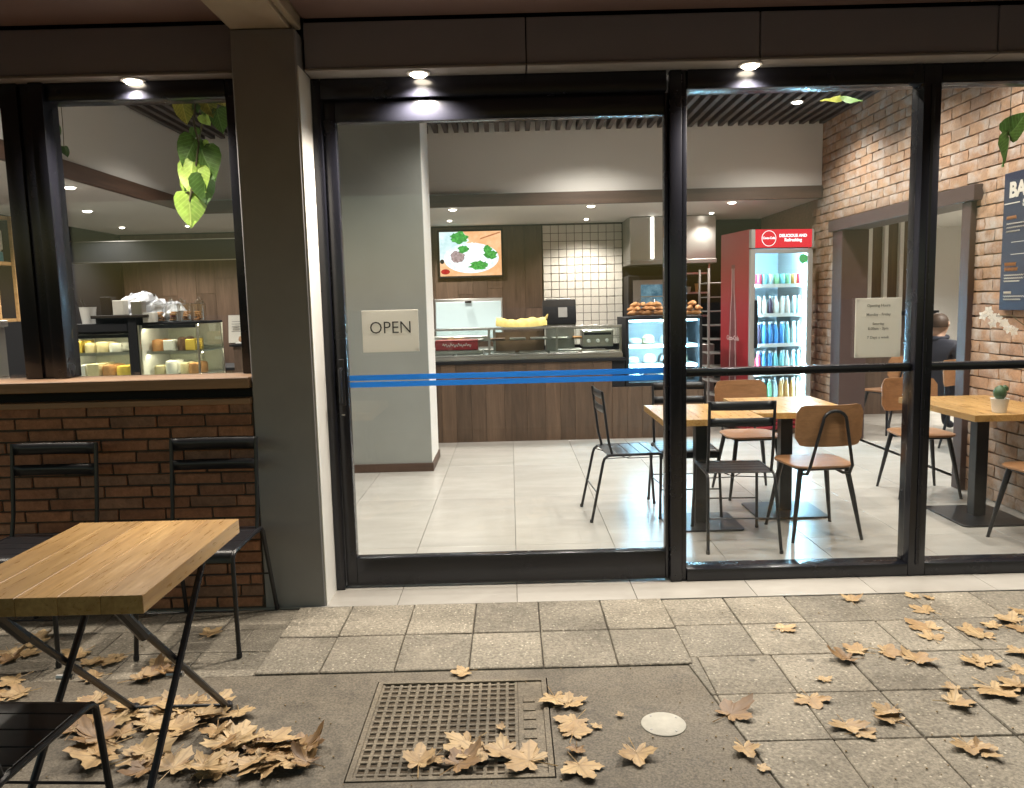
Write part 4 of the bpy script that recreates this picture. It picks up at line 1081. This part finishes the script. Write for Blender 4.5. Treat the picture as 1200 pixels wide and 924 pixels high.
# counter at the back left with notice, condiments
t = thing('back_bench', 'dark walnut bench with black top behind the cake cabinets', 'bench', (-2.6, 8.0, 0), world=True)
MB().box(-2.75, -1.55, 7.75, 8.2, 0, 1.125).build('carcass', M['walnut'], t); MB().box(-2.78, -1.53, 7.72, 8.22, 1.126, 1.15).build('top', M['dark'], t, bevel=.003)
t = thing('paper_notice', 'white printed notice standing beside the biscuit jars', 'notice', (-2.98, 7.9, 1.151))
MB().obox((.23, .02, .145), (.19, .008, .28), Matrix.Rotation(R(-8), 3, 'X')).build('sheet', M['paper'], t)
for k in range(6): MB().obox((.23+random.uniform(-.01,.01), .014-.019*(1-k/3)*.5-.006, .22-.025*k), (.11, .003, .005)).build('print_line', M['inkg'], t)
MB().box(.14, .32, .0, .07, 0, .01).build('stand', M['dark'], t)
t = thing('egg_tray', 'pale tray of small eggs on the walnut bench', 'tray', (-2.62, 7.85, 1.151))
MB().box(-.12, .12, -.06, .06, 0, .015).build('tray', M['white'], t, bevel=.003)
for k in range(4): MB().lathe([(.005,0),(.02,.01),(.024,.03),(.016,.052),(.003,.06)], 10).build('egg', M['terra'], t).location = (-.085+.055*k, 0, .0155)
t = thing('wooden_box', 'small tan wooden box on the walnut bench', 'box', (-2.27, 7.9, 1.151))
MB().box(-.12, .12, -.08, .08, 0, .13).build('box_body', M['oakx'], t, bevel=.004); MB().box(-.04, .04, -.084, -.0805, .05, .08).build('label_plate', M['paper'], t)
MB().lathe([(.03,0),(.035,.07),(.03,.075)], 12).build('napkin_roll', M['white'], t).location = (.09, 0, .1305)
t = thing('small_spiky_plant', 'small spiky green plant below the walnut bench top', 'plant', (-1.98, 5.6, 0))
MB().box(-.12, .12, -.12, .12, 0, .96).build('stand', M['dark'], t)
for k in range(14):
    a = 2*math.pi*k/14; l = random.uniform(.07,.12)
    MB().tube([(0,0,.961),(math.cos(a)*l*.5,math.sin(a)*l*.5,1.0),(math.cos(a)*l,math.sin(a)*l,1.03+random.uniform(-.02,.02))], [.008,.006,.001], 5).build('leaf_blade', M['succ'], t)
# shelf unit + coffee machine at far left
t = thing('timber_shelf_unit', 'pale timber framed wall shelf with bags and cups behind the mullion', 'shelf', (-4.75, 6.9, 1.4), world=True)
for x, y in ((-5.2,6.8),(-4.44,6.8),(-5.2,7.07),(-4.44,7.07)): MB().box(x, x+.03, y, y+.03, 1.43, 2.36).build('upright', M['oakx'], t, bevel=.002)
for z in (1.43, 1.93, 2.33): MB().box(-5.169, -4.441, 6.8, 7.1, z, z+.03).build('board', M['oakx'], t, bevel=.002)
t = thing('paper_sack', 'white paper sack with teal base on the timber wall shelf', 'bag', (-4.62, 6.95, 1.961))
MB().prism(rrect(.15, .10, .04, 3), 0, .09).build('base_band', plain('teal print', (.03,.16,.20), .6), t, bevel=.008); MB().prism(rrect(.15, .10, .04, 3), .0905, .29).build('sack', M['paper'], t, bevel=.02)
for k in range(3):
    o = MB().lathe([(.028,0),(.04,.10),(.041,.104),(.035,.1)], 12).build('paper_cup', M['white']); o.location = (-4.66+.09*k-.03, 6.9, 1.461)
    tag(o, 'stack of white cups on the lower board of the timber shelf', 'cup', 'cups on the timber shelf')
t = thing('coffee_machine', 'steel coffee machine with black handles behind the mullion', 'coffee machine', (-4.3, 5.9, 0), world=True)
MB().box(-4.75, -3.95, 5.75, 6.3, 0, .95).build('bench', M['dark'], t); MB().box(-4.6, -4.02, 5.85, 6.25, .951, 1.0).build('drip_tray', M['steel'], t, bevel=.004)
MB().box(-4.6, -4.02, 6.0, 6.25, 1.001, 1.40).build('body', M['steeld'], t, bevel=.01); MB().box(-4.62, -4.0, 5.82, 6.26, 1.401, 1.45).build('cup_rail', M['steel'], t, bevel=.005)
for x in (-4.45, -4.2, -4.06):
    MB().lathe([(.035,0),(.035,.05),(.03,.06)], 12, (x, 5.93, 1.25)).build('group_head', M['chrome'], t); MB().tube([(x,5.9,1.24),(x+.05,5.7,1.12)], [.012,.016], 8).build('handle', M['dark'], t)
MB().tube([(-4.03,5.86,1.38),(-4.0,5.8,1.25),(-3.97,5.74,1.05)], .008, 6).build('steam_wand', M['chrome'], t); MB().box(-4.12, -4.04, 5.98, 5.999, 1.05, 1.11).build('badge', M['red'], t)

# ================================================================== SIGNS ON THE GLASS
t = thing('open_sign', 'white OPEN sign on studs on the glass door', 'sign', (-.62, 4.02, 1.36), world=True)
MB().box(-.759, -.470, 4.012, 4.0165, 1.249, 1.463).build('board', M['acryl'], t, bevel=.001)
text('lettering', 'OPEN', .088, (-.613, 4.0115, 1.345), (R(90),0,0), M['ink'], t, -.0006, 'CENTER', .0004, .95)
for x in (-.748, -.481):
    for z in (1.26, 1.452): MB().lathe([(.006,0),(.006,.004)], 10).build('stud', M['ink'], t, ).location = (x+.62, 4.0075-4.02, z-1.36)
for o in t.children:
    if o.name.startswith('stud'): o.rotation_euler = (R(-90),0,0); o.location.y = -.0079
t = thing('hours_sign', 'white opening hours sign with small print on the shop window', 'sign', (1.88, 4.02, 1.3), world=True)
MB().box(1.768, 2.004, 4.012, 4.0165, 1.158, 1.462).build('board', M['acryl'], t, bevel=.001)
for s_, z, sz in (('Opening Hours', 1.418, .019), ('Monday - Friday', 1.372, .019), ('Saturday', 1.325, .017), ('8.00am - 3pm', 1.300, .019), ('7 Days a week', 1.255, .019)):
    text('print_line', s_, sz, (1.886, 4.0115, z), (R(90),0,0), M['inkg'], t, .0003, 'CENTER', .0003)
for x in (1.779, 1.993):
    for z in (1.169, 1.451): MB().lathe([(.006,0),(.006,.004)], 10).build('stud', M['ink'], t)
st = [o for o in t.children if o.name.startswith('stud')]
for o, (x, z) in zip(st, [(a, b) for a in (1.779, 1.993) for b in (1.169, 1.451)]):
    o.rotation_euler = (R(-90),0,0); o.location = (x-1.88, -.0079, z-1.3)
t = thing('menu_board', 'navy chalk style menu board on the brick wall', 'menu board', (XW-.03, 4.9, 1.8), world=True)
MB().box(XW-.05, XW-.022, 4.42, 5.375, 1.352, 2.262).build('board', M['menu'], t, bevel=.003)
RT = (R(90), 0, R(-90)); xf = XW-.0515
text('heading', 'BA', .135, (xf, 5.315, 2.10), RT, M['mtext'], t, .006)
text('heading', 'S', .06, (xf, 5.17, 2.03), RT, M['mtext'], t, .003)
MB().box(xf-.0008, xf, 5.20, 5.36, 2.055, 2.062).build('rule', M['mtext'], t)
def scribble(y0_, z0_, wd_, amp, mt, ph):
    MB().tube([(xf, y0_-wd_*k/30, z0_+amp*math.sin(k*2.1+ph)) for k in range(31)], .0022, 4).build('print_line', M[mt], t)
for (z, mt, a, wd_) in ((1.965,'mtexto',.012,.10),(1.925,'mtext',.005,.2),(1.90,'mtext',.005,.2),(1.875,'mtext',.005,.14),(1.66,'mtexto',.014,.12),(1.625,'mtexto',.014,.14),(1.585,'mtext',.005,.2),(1.565,'mtext',.005,.2),(1.545,'mtext',.005,.16),(1.47,'mtext',.01,.08),(1.445,'mtext',.005,.22),(1.425,'mtext',.005,.18)):
    scribble(5.33, z, wd_, a, mt, z*9)
    scribble(4.98, z-.02, wd_*1.3, a, mt, z*5)
for z in (1.80, 1.72): MB().box(xf-.0008, xf, 5.1, 5.27, z, z+.004).build('rule', M['mtext'], t)

# ================================================================== PLANTS
def heart(mat, size, curl=.25):
    mb = MB(); out = []
    n = 9
    prof = [(0,0),(.20,-.10),(.40,-.06),(.50,.12),(.48,.36),(.38,.60),(.22,.82),(.08,.97),(0,1.06)]
    for s in (-1, 1):
        b = len(mb.v)
        for i, (x, y) in enumerate(prof):
            yc = max(0, y) if i else 0
            for k in (0, .5, 1):
                xx = x*k*s; yv = y if i else 0
                mb.v.append((xx*size, (yv*k+yc*(1-k))*size, (-abs(xx)*curl-.30*curl*yv*yv+.05*math.sin(6*yv+3*k*s))*size))
        for i in range(len(prof)-1):
            for k in range(2):
                a = b+i*3+k; mb.f.append((a, a+3, a+4, a+1) if s > 0 else (a, a+1, a+4, a+3))
    bm_ = mb.mesh('leaf', mat, fix=True); return bm_
HM = {k: heart(M[k], 1.0) for k in ('pothos', 'pothosl', 'pothosy')}
def place_leaf(par, kind, p, d, n, size, name='leaf'):
    d = Vector(d).normalized(); n = Vector(n); n = (n-d*n.dot(d)).normalized(); x = d.cross(n)
    o = link(name, HM[kind], par); mt = Matrix((x, d, n)).transposed().to_4x4()
    o.matrix_local = Matrix.Translation(Vector(p)) @ mt @ Matrix.Scale(size, 4)
    return o
def pix(px, py, Y):
    d = fw+cR*((px-600)/915)-cU*((py-462)/915)
    return Vector((0,0,CAMH))+d*(Y/d.y)
t = thing('hanging_pothos', 'trailing pothos vine with big lime and green leaves hanging inside the window', 'hanging plant', (0, 4.3, 0)); WORLD.add(t.name)
O = t.location.copy(); random.seed(55)
A = [pix(230,60,4.32), pix(229,118,4.32), pix(227,145,4.31), pix(233,168,4.3), pix(230,192,4.31), pix(224,225,4.3), pix(222,236,4.3)]
MB().tube(A, .006, 6).tube([pix(240,60,4.35), pix(243,115,4.36), pix(234,160,4.35), pix(230,200,4.33)], .005, 6).build('vine', M['stem'], t)
for (px, py, dx, dz, kind, sz, ny) in ((229,163,-.45,-.9,'pothos',.155,-.7),(226,190,-.15,-1,'pothosl',.16,-1),(222,228,-.08,-1,'pothosl',.17,-1),(236,175,.35,-1,'pothos',.17,-.5),(238,205,.05,-1,'pothos',.15,-.5),
      (213,117,.1,-1,'pothosy',.12,-1),(240,113,.25,-.8,'pothosy',.11,-1),(254,128,.15,-1,'pothos',.12,-.7),(247,95,.4,-.8,'pothosy',.14,-.8),(232,198,.2,-1,'pothosl',.12,-.8)):
    P_ = pix(px, py, 4.30)-O
    place_leaf(t, kind, P_, (dx, .15*random.uniform(-1,1), dz), (random.uniform(-.5,.5), ny, .25), sz)
for k in range(9):
    px, py = random.choice(((228,130),(231,150),(240,135),(235,165),(226,210),(238,185),(232,120),(243,120)))
    place_leaf(t, random.choice(('pothos','pothos','pothosl')), pix(px+random.uniform(-8,8), py, 4.32)-O, (random.uniform(-.8,.8), random.uniform(-.3,.3), -1), (random.uniform(-.8,.8), -1, .3), random.uniform(.05,.09))
def sprig(label, px, py, Y, lv, wire=True):
    p_ = pix(px, py, Y); t = thing('hanging_sprig', label, 'hanging plant', tuple(p_))
    if wire: MB().tube([(0,0,0),(.004,.0,.12),(.0,0,3.28-p_.z)], .002, 5).build('wire', M['stem'], t)
    for (d, n, s, k) in lv: place_leaf(t, k, (0,0,0), d, n, s)
sprig('thin wire with a small dark leaf hanging inside the window beside the mullion', 62, 146, 4.3, (((.2,0,-1),(.6,-.6,.2),.08,'pothos'), ((-.3,0,-.8),(.3,-.8,.2),.06,'pothos')))
sprig('thin wire ending in a tiny dark bud hanging inside the window', 75, 172, 4.3, (((.3,0,-1),(.7,-.5,.2),.055,'pothos'),))
sprig('single dark green leaf trailing in front of the brick wall beside the menu board', 1182, 158, 4.6, (((-.05,0,-1),(.7,-.7,.1),.17,'pothos'), ((.5,-.1,.6),(.3,-.9,.2),.15,'pothos')))
sprig('pale leaf tips hanging from the slatted ceiling above the brick wall', 985, 113, 5.2, (((1,0,-.15),(.1,-.5,1),.14,'pothos'), ((-.9,.1,-.1),(.1,-.5,1),.12,'pothosy')))
# orchid
t = thing('orchid', 'white orchid blossoms on a thin stem against the brick wall', 'flowers', (3.25, 4.75, .751))
MB().lathe([(.045,0),(.055,.09),(.05,.095)], 14).build('pot', M['pot'], t)
MB().tube([(0,0,.09),(.01,.06,.35),(-.03,.12,.5),(-.10,.17,.575),(-.24,.20,.575)], .003, 6).build('stem', M['stem'], t)
random.seed(9)
for k in range(9):
    c_ = Vector((-.27+.024*k, .19+random.uniform(-.02,.02), .60-.010*k+random.uniform(-.05,.03)))
    mb = MB()
    for q_ in range(5):
        a = 2*math.pi*q_/5+k; u_ = Vector((math.cos(a), 0, math.sin(a))); v_ = Vector((-math.sin(a), 0, math.cos(a)))
        pts = [c_, c_+u_*.018+v_*.012+Vector((0,-.004,0)), c_+u_*.034+Vector((0,-.006,0)), c_+u_*.018-v_*.012+Vector((0,-.004,0))]
        b = len(mb.v); mb.v += [tuple(x) for x in pts]; mb.f.append((b,b+1,b+2,b+3))
    mb.build('blossom', M['petal'], t, fix=False)
t = thing('succulent_pot', 'dark cactus in a small white pot on the wall table', 'potted plant', (2.955, 4.69, .751))
MB().lathe([(.038,0),(.05,.08),(.052,.085),(.045,.083)], 18).build('pot', M['pot'], t)
MB().lathe([(.02,.08),(.034,.10),(.036,.125),(.026,.15),(.006,.165)], 12).build('cactus_body', M['succ'], t)
MB().lathe([(.008,.12),(.02,.135),(.018,.155),(.004,.165)], 10, (.028,0,0)).build('cactus_arm', M['succ'], t)
t = thing('round_vase', 'round tan ceramic vase on the table in the next room', 'vase', (4.55, 7.75, .751))
MB().lathe([(.03,0),(.06,.03),(.068,.07),(.045,.12),(.03,.135),(.034,.145)], 18).build('vase_body', M['terra'], t); MB().lathe([(.028,.135),(.025,.146)], 12).build('rim', M['stem'], t)

# ================================================================== PERSON in the next room (seated, back three-quarter)
def person():
    t = thing('person', 'seated person in a dark jacket visible through the brick doorway', 'person', (4.36, 8.0, 0), R(-60))
    V = []; E = []; RAD = []
    def add(p, r, par=None):
        V.append(p); RAD.append(r)
        if par is not None: E.append((par, len(V)-1))
        return len(V)-1
    pel = add((0,0,.52), .15); sp = add((0,-.02,.70), .145, pel); ch = add((0,.0,.87), .165, sp); nk0 = add((0,.03,1.0), .08, ch); nk = add((0,.045,1.05), .052, nk0)
    h1 = add((0,.06,1.10), .075, nk); h2 = add((0,.065,1.17), .088, h1); h3 = add((0,.06,1.235), .062, h2)
    ns = add((0,.158,1.155), .014, h2)
    for s in (-1, 1):
        sh = add((.19*s,0,.945), .072, ch); el = add((.25*s,.08,.70), .052, sh); wr = add((.16*s,.30,.76), .036, el)
        pm = add((.14*s,.37,.765), .032, wr)
        for q_ in range(4):
            k1 = add((.14*s+(q_-1.5)*.018,.42,.768), .0095, pm); k2 = add((.14*s+(q_-1.5)*.018,.445+.008*(q_ in (1,2)),.762), .009, k1); add((.14*s+(q_-1.5)*.018,.465+.012*(q_ in (1,2)),.755), .008, k2)
        th_ = add((.14*s-.035*s,.39,.762), .01, pm); add((.14*s-.045*s,.42,.758), .009, th_)
        hp = add((.10*s,.06,.50), .10, pel); kn = add((.13*s,.42,.50), .068, hp); an = add((.13*s,.44,.09), .045, kn); add((.13*s,.56,.045), .042, an)
    me = bpy.data.meshes.new('body'); me.from_pydata(V, E, [])
    tt = NT('person skin and jacket'); tc = tt.new('TexCoord'); sx = tt.new('SeparateXYZ'); tt.l.new(tc.outputs['Object'], sx.inputs[0])
    a = tt.math('GREATER_THAN', sx.outputs[2], 1.04); b = tt.math('GREATER_THAN', sx.outputs[1], .33); lo = tt.math('GREATER_THAN', sx.outputs[2], .62)
    skin = tt.math('MAXIMUM', a, tt.math('MULTIPLY', b, lo))
    tt.col(tt.mix(skin, (.028,.03,.045), (.48,.30,.21))); tt.rough(.7); me.materials.append(tt.m)
    o = link('body', me, t)
    md = o.modifiers.new('skin', 'SKIN')
    if not me.skin_vertices: 
        bpy.context.view_layer.objects.active = o
    for i, r_ in enumerate(RAD):
        me.skin_vertices[0].data[i].radius = (r_, r_*(.8 if i in (0,1,2) else 1))
    me.skin_vertices[0].data[0].use_root = True
    o.modifiers.new('sub', 'SUBSURF').levels = 2; o.modifiers['sub'].render_levels = 2
    for p_ in me.polygons: p_.use_smooth = True
    md.use_smooth_shade = True
    MB().grid(14, 8, lambda u, v: (.094*math.cos(2*math.pi*u)*math.sin(v*2.0), .045+.10*math.sin(2*math.pi*u)*math.sin(v*2.0)-.015, 1.175+.105*math.cos(v*2.0))).build('hair', M['hair'], t, fix=False)
    MB().tube([(.09*math.cos(a_),.03+.075*math.sin(a_),1.025+.012*math.sin(a_)) for a_ in [2*math.pi*k/16 for k in range(16)]], .022, 8, closed=True).build('collar', M['jacket'], t)
    for s in (-1, 1):
        MB().lathe([(.002,-.006),(.011,0),(.002,.006)], 8, (.032*s,.148,1.178)).build('eye', M['dark'], t)
        MB().tube([(.088*s,.06,1.185),(.094*s,.05,1.165),(.088*s,.06,1.14)], .009, 6).build('ear', plain('ear skin', (.48,.30,.21), .6), t)
    MB().tube([(-.025,.142,1.105),(0,.148,1.103),(.025,.142,1.105)], .006, 6).build('mouth', plain('lips', (.36,.14,.11), .5), t)
try:
    person()
except Exception as e:
    print('PERSON FAIL', e)

# ================================================================== PAVEMENT DETAILS
t = thing('drain_grate', 'square rusty cast iron waffle grate set in the concrete', 'grate', (-.22, 2.63, 0), world=True)
MB().box(GX0, GX1, GY0, GY1, -.028, -.0085).build('pit_floor', M['pit'], t, smooth=False)
fr_ = .018
MB().box(GX0, GX1, GY0, GY0+fr_, -.0215, .001).box(GX0, GX1, GY1-fr_, GY1, -.0215, .001).box(GX0, GX0+fr_, GY0+fr_, GY1-fr_, -.0215, .001).box(GX1-fr_, GX1, GY0+fr_, GY1-fr_, -.0215, .001).build('rim', M['iron'], t)
xin0, xin1 = GX0+fr_+.004, GX1-fr_-.10
n = 15
for k in range(n+1):
    x = xin0+(xin1-xin0)*k/n
    MB().box(x-.0065, x+.0065, GY0+fr_+.001, GY1-fr_-.001, -.0215, -.0035).build('bar', M['iron'], t, bevel=.002)
n2 = 17
for k in range(n2):
    y = GY0+fr_+.02+(GY1-GY0-2*fr_-.04)*k/(n2-1)
    MB().box(xin0-.005, xin1+.005, y-.0065, y+.0065, -.0215, -.0030).build('cross_bar', M['iron'], t, bevel=.002)
MB().box(xin1+.0075, GX1-fr_-.001, GY0+fr_+.001, GY1-fr_-.001, -.0215, -.005).build('name_plate', M['iron'], t)
for k in range(7): MB().box(xin1+.025, xin1+.07, GY0+.10+.062*k, GY0+.135+.062*k, -.0049, -.001).build('raised_mark', M['iron'], t, bevel=.001)
t = thing('round_service_cap', 'small round off white service cap set in the concrete', 'cap', (.503, 2.59, -.002))
MB().lathe([(.078,-.01),(.078,.003),(.075,.005),(.002,.0055)], 36).build('lid', plain('worn white cap', (.46,.44,.38), .6, var=.25, scale=25, bump=.3), t)
for a in (.6, 2.2, 3.8, 5.3): MB().lathe([(.005,.004),(.004,.0065)], 8, (.062*math.cos(a),.062*math.sin(a),0)).build('screw', M['steeld'], t)

# ---- fallen leaves
random.seed(77)
def plane_leaf(mat, curl, seed):
    rr = random.Random(seed); fold = rr.choice((0, 0, .08, .15, .3)); asp = rr.uniform(.8, 1.15)
    # lobed outline in polar form: five lobes with coarse teeth
    lobes = [(-128,.62),(-66,.88),(0,1.0),(66,.88),(128,.62)]
    pts = []
    for i, (a, l) in enumerate(lobes):
        l *= rr.uniform(.88,1.1); a += rr.uniform(-6,6)
        for da, f in ((-27,.64),(-19,.72),(-18,.84),(-9,.86),(0,1.0),(9,.86),(18,.84),(19,.72),(27,.64)):
            pts.append((a+da*(.8 if abs(a) > 100 else 1), l*f*rr.uniform(.94,1.06)))
        if i < 4: pts.append(((lobes[i][0]+lobes[i+1][0])/2, rr.uniform(.46,.66)))
    pts.append((180, .12)); pts.sort(key=lambda q_: q_[0])
    mb = MB(); n = len(pts); ph = rr.uniform(0,6)
    def Z(x, y):
        r_ = math.hypot(x, y); a_ = math.atan2(y, x)
        return curl*(r_**2*.55*(1+.7*math.sin(2*a_+ph))+.10*math.sin(5*x+ph)*r_+.09*math.cos(7*y+ph)*r_)+.10*abs(math.sin(3*a_+ph))*curl*r_
    mb.v.append((0,0,Z(0,0)))
    for f in (.36, .7, 1.0):
        for a, r_ in pts:
            x = math.sin(R(a))*r_*f; y = math.cos(R(a))*r_*f
            mb.v.append((x*asp*(1-.25*fold), y, Z(x, y)+fold*abs(x)*.8+rr.uniform(-.025,.025)*f))
    for k in range(n):
        k2 = (k+1) % n
        mb.f.append((0, 1+k, 1+k2))
        for q_ in range(2): mb.f.append((1+q_*n+k, 1+(q_+1)*n+k, 1+(q_+1)*n+k2, 1+q_*n+k2))
    zmin = min(v[2] for v in mb.v)
    mb.v = [(x*.086, y*.086, (z-zmin)*.072) for x, y, z in mb.v]
    # stalk
    z0 = mb.v[0][2]
    mb.tube([(0,0,z0),(.003,-.03,max(.003,z0*.6)),(.008,-.075,.004)], [.0016,.0014,.0018], 4)
    return mb.mesh('leaf', mat, smooth=True)
LM = [plane_leaf(M['leaf'], c_, i) for i, c_ in enumerate((.1,.2,.35,.15,.45,.28,.14,.22,.1,.3,.2,.38))]
LD = [plane_leaf(M['leafd'], c_, 20+i) for i, c_ in enumerate((.6,.9,.4))]
def onground(px, py, z=0):
    d = fw+cR*((px-600)/915)-cU*((py-462)/915)
    return Vector((0,0,CAMH))+d*((z-CAMH)/d.z)
def leaf(px, py, size=1.0, dark=False, z=.002, grp='leaves on the pavers', label='dry brown plane leaf lying on the pavers outside the shop window', tilt=.05):
    p_ = onground(px, py); z += .0015
    o = link('fallen_leaf', random.choice(LD if dark else LM)); o.location = (p_.x, p_.y, z); s = size*random.uniform(.85,1.12)
    o.scale = (s, s*random.uniform(.9,1.05), s); o.rotation_euler = (random.uniform(-tilt,tilt), random.uniform(-tilt,tilt), random.uniform(0,6.28))
    if dark: label = label.replace('dry brown plane leaf', 'dark curled brown plane leaf'); grp += ' dark'
    elif size < .6: label = label.replace('dry brown plane leaf', 'tiny torn tan leaf'); grp += ' tiny'
    elif size > 1.12: label = label.replace('dry brown plane leaf', 'extra large pale plane leaf'); grp += ' large'
    return tag(o, label, 'leaf', grp)
for zx, zy, s in ((715,107,1),(890,97,.7),(935,99,.5),(925,137,.9),(520,187,.8),(930,185,1.15),(942,213,.8),(1050,195,1),(1085,208,1),(1115,180,.8),(1165,165,1),(1192,182,1),(700,272,1.1),(735,250,1),(810,250,1.05),(895,275,1.05),(640,333,.5),(600,385,1.15),(1055,275,1),(1090,282,.9),(1183,305,.8),(1115,357,1.1),(1185,345,1.1),(1005,358,.8),(1003,395,1),(820,420,1.0),(828,445,.8),(700,458,.9),(735,480,.8),(375,428,1.1),(415,525,1.1),(1040,515,.9),(1085,535,.8),(460,578,.4),(1190,255,.9),(1195,140,.9)):
    leaf(700+zx/2.4, 660+zy/2.4, s, random.random() < .06)
C2 = 'dry brown plane leaf lying on the concrete around the iron grate'
for zx, zy, s, d_ in ((710,360,.75,0),(1005,445,1.0,0),(1050,462,.8,0),(1070,520,1.15,0),(1065,560,1,0),(1145,535,.35,0),(830,543,.35,0),(720,595,1.15,0),(760,620,.9,0),(840,620,1.1,0),(560,655,1.1,0),(610,640,.8,0),(690,660,1.1,1),(920,650,1.25,0),(1085,665,1.1,0),(205,600,.8,1),(1075,612,.6,1)):
    leaf(290+zx/2.79, 660+zy/2.79, s, d_, grp='leaves around the grate', label=C2)
leaf(746, 884, 1.25, False, grp='leaves around the grate', label=C2); leaf(728, 840, .3, False, grp='leaves around the grate', label=C2)
C1 = 'dry brown plane leaf on the pavers below the brick wall'
for zx, zy, s, d_ in ((30,300,1,0),(80,310,1,0),(20,330,1,1),(265,305,1,0),(300,340,.9,0),(345,338,.9,0),(400,318,.9,0),(320,385,1,0),(545,345,.9,0),(515,375,1,1),(470,390,1,0),(580,365,.9,1),(700,242,.9,0),(50,395,1,0),(70,440,1,0),(20,450,1,0),(110,270,.9,0),(130,250,.8,0)):
    leaf(zx/2.857, 660+zy/2.857, s, d_, grp='leaves under the brick wall', label=C1)
C0 = 'dry brown plane leaf in the heap under the outdoor table'
random.seed(19)
for k in range(52):
    u = random.random(); v = random.random()
    px = 85+275*u; py = 825+85*v+ (12*(u-.5))
    if px > 270 and py < 850: continue
    leaf(px, py, random.uniform(.85,1.3), random.random() < .17, z=.001+.018*random.random()*(1-abs(u-.5)), grp='leaves in the heap', label=C0, tilt=.16)
for px, py in ((150,833),(178,838),(210,838),(245,842),(280,838),(300,880),(318,872),(330,888),(345,895),(300,895),(360,898)):
    leaf(px, py, 1.05, random.random() < .2, z=.012, grp='leaves in the heap', label=C0, tilt=.22)
# grit and small debris
random.seed(4)
mb = MB()
for k in range(240):
    p_ = onground(random.uniform(-50,1250), random.uniform(705,924)); s = random.uniform(.0015,.004)
    mb.lathe([(s,0),(s*.8,s*.8),(s*.1,s)], 5, (p_.x, p_.y, .001 if p_.y < 3.0 and p_.x < .7 else .003))
tag(mb.build('grit', plain('leaf crumbs and grit', (.30,.22,.12), .9, var=.5)), kind='stuff')
print('objects', len(bpy.data.objects))
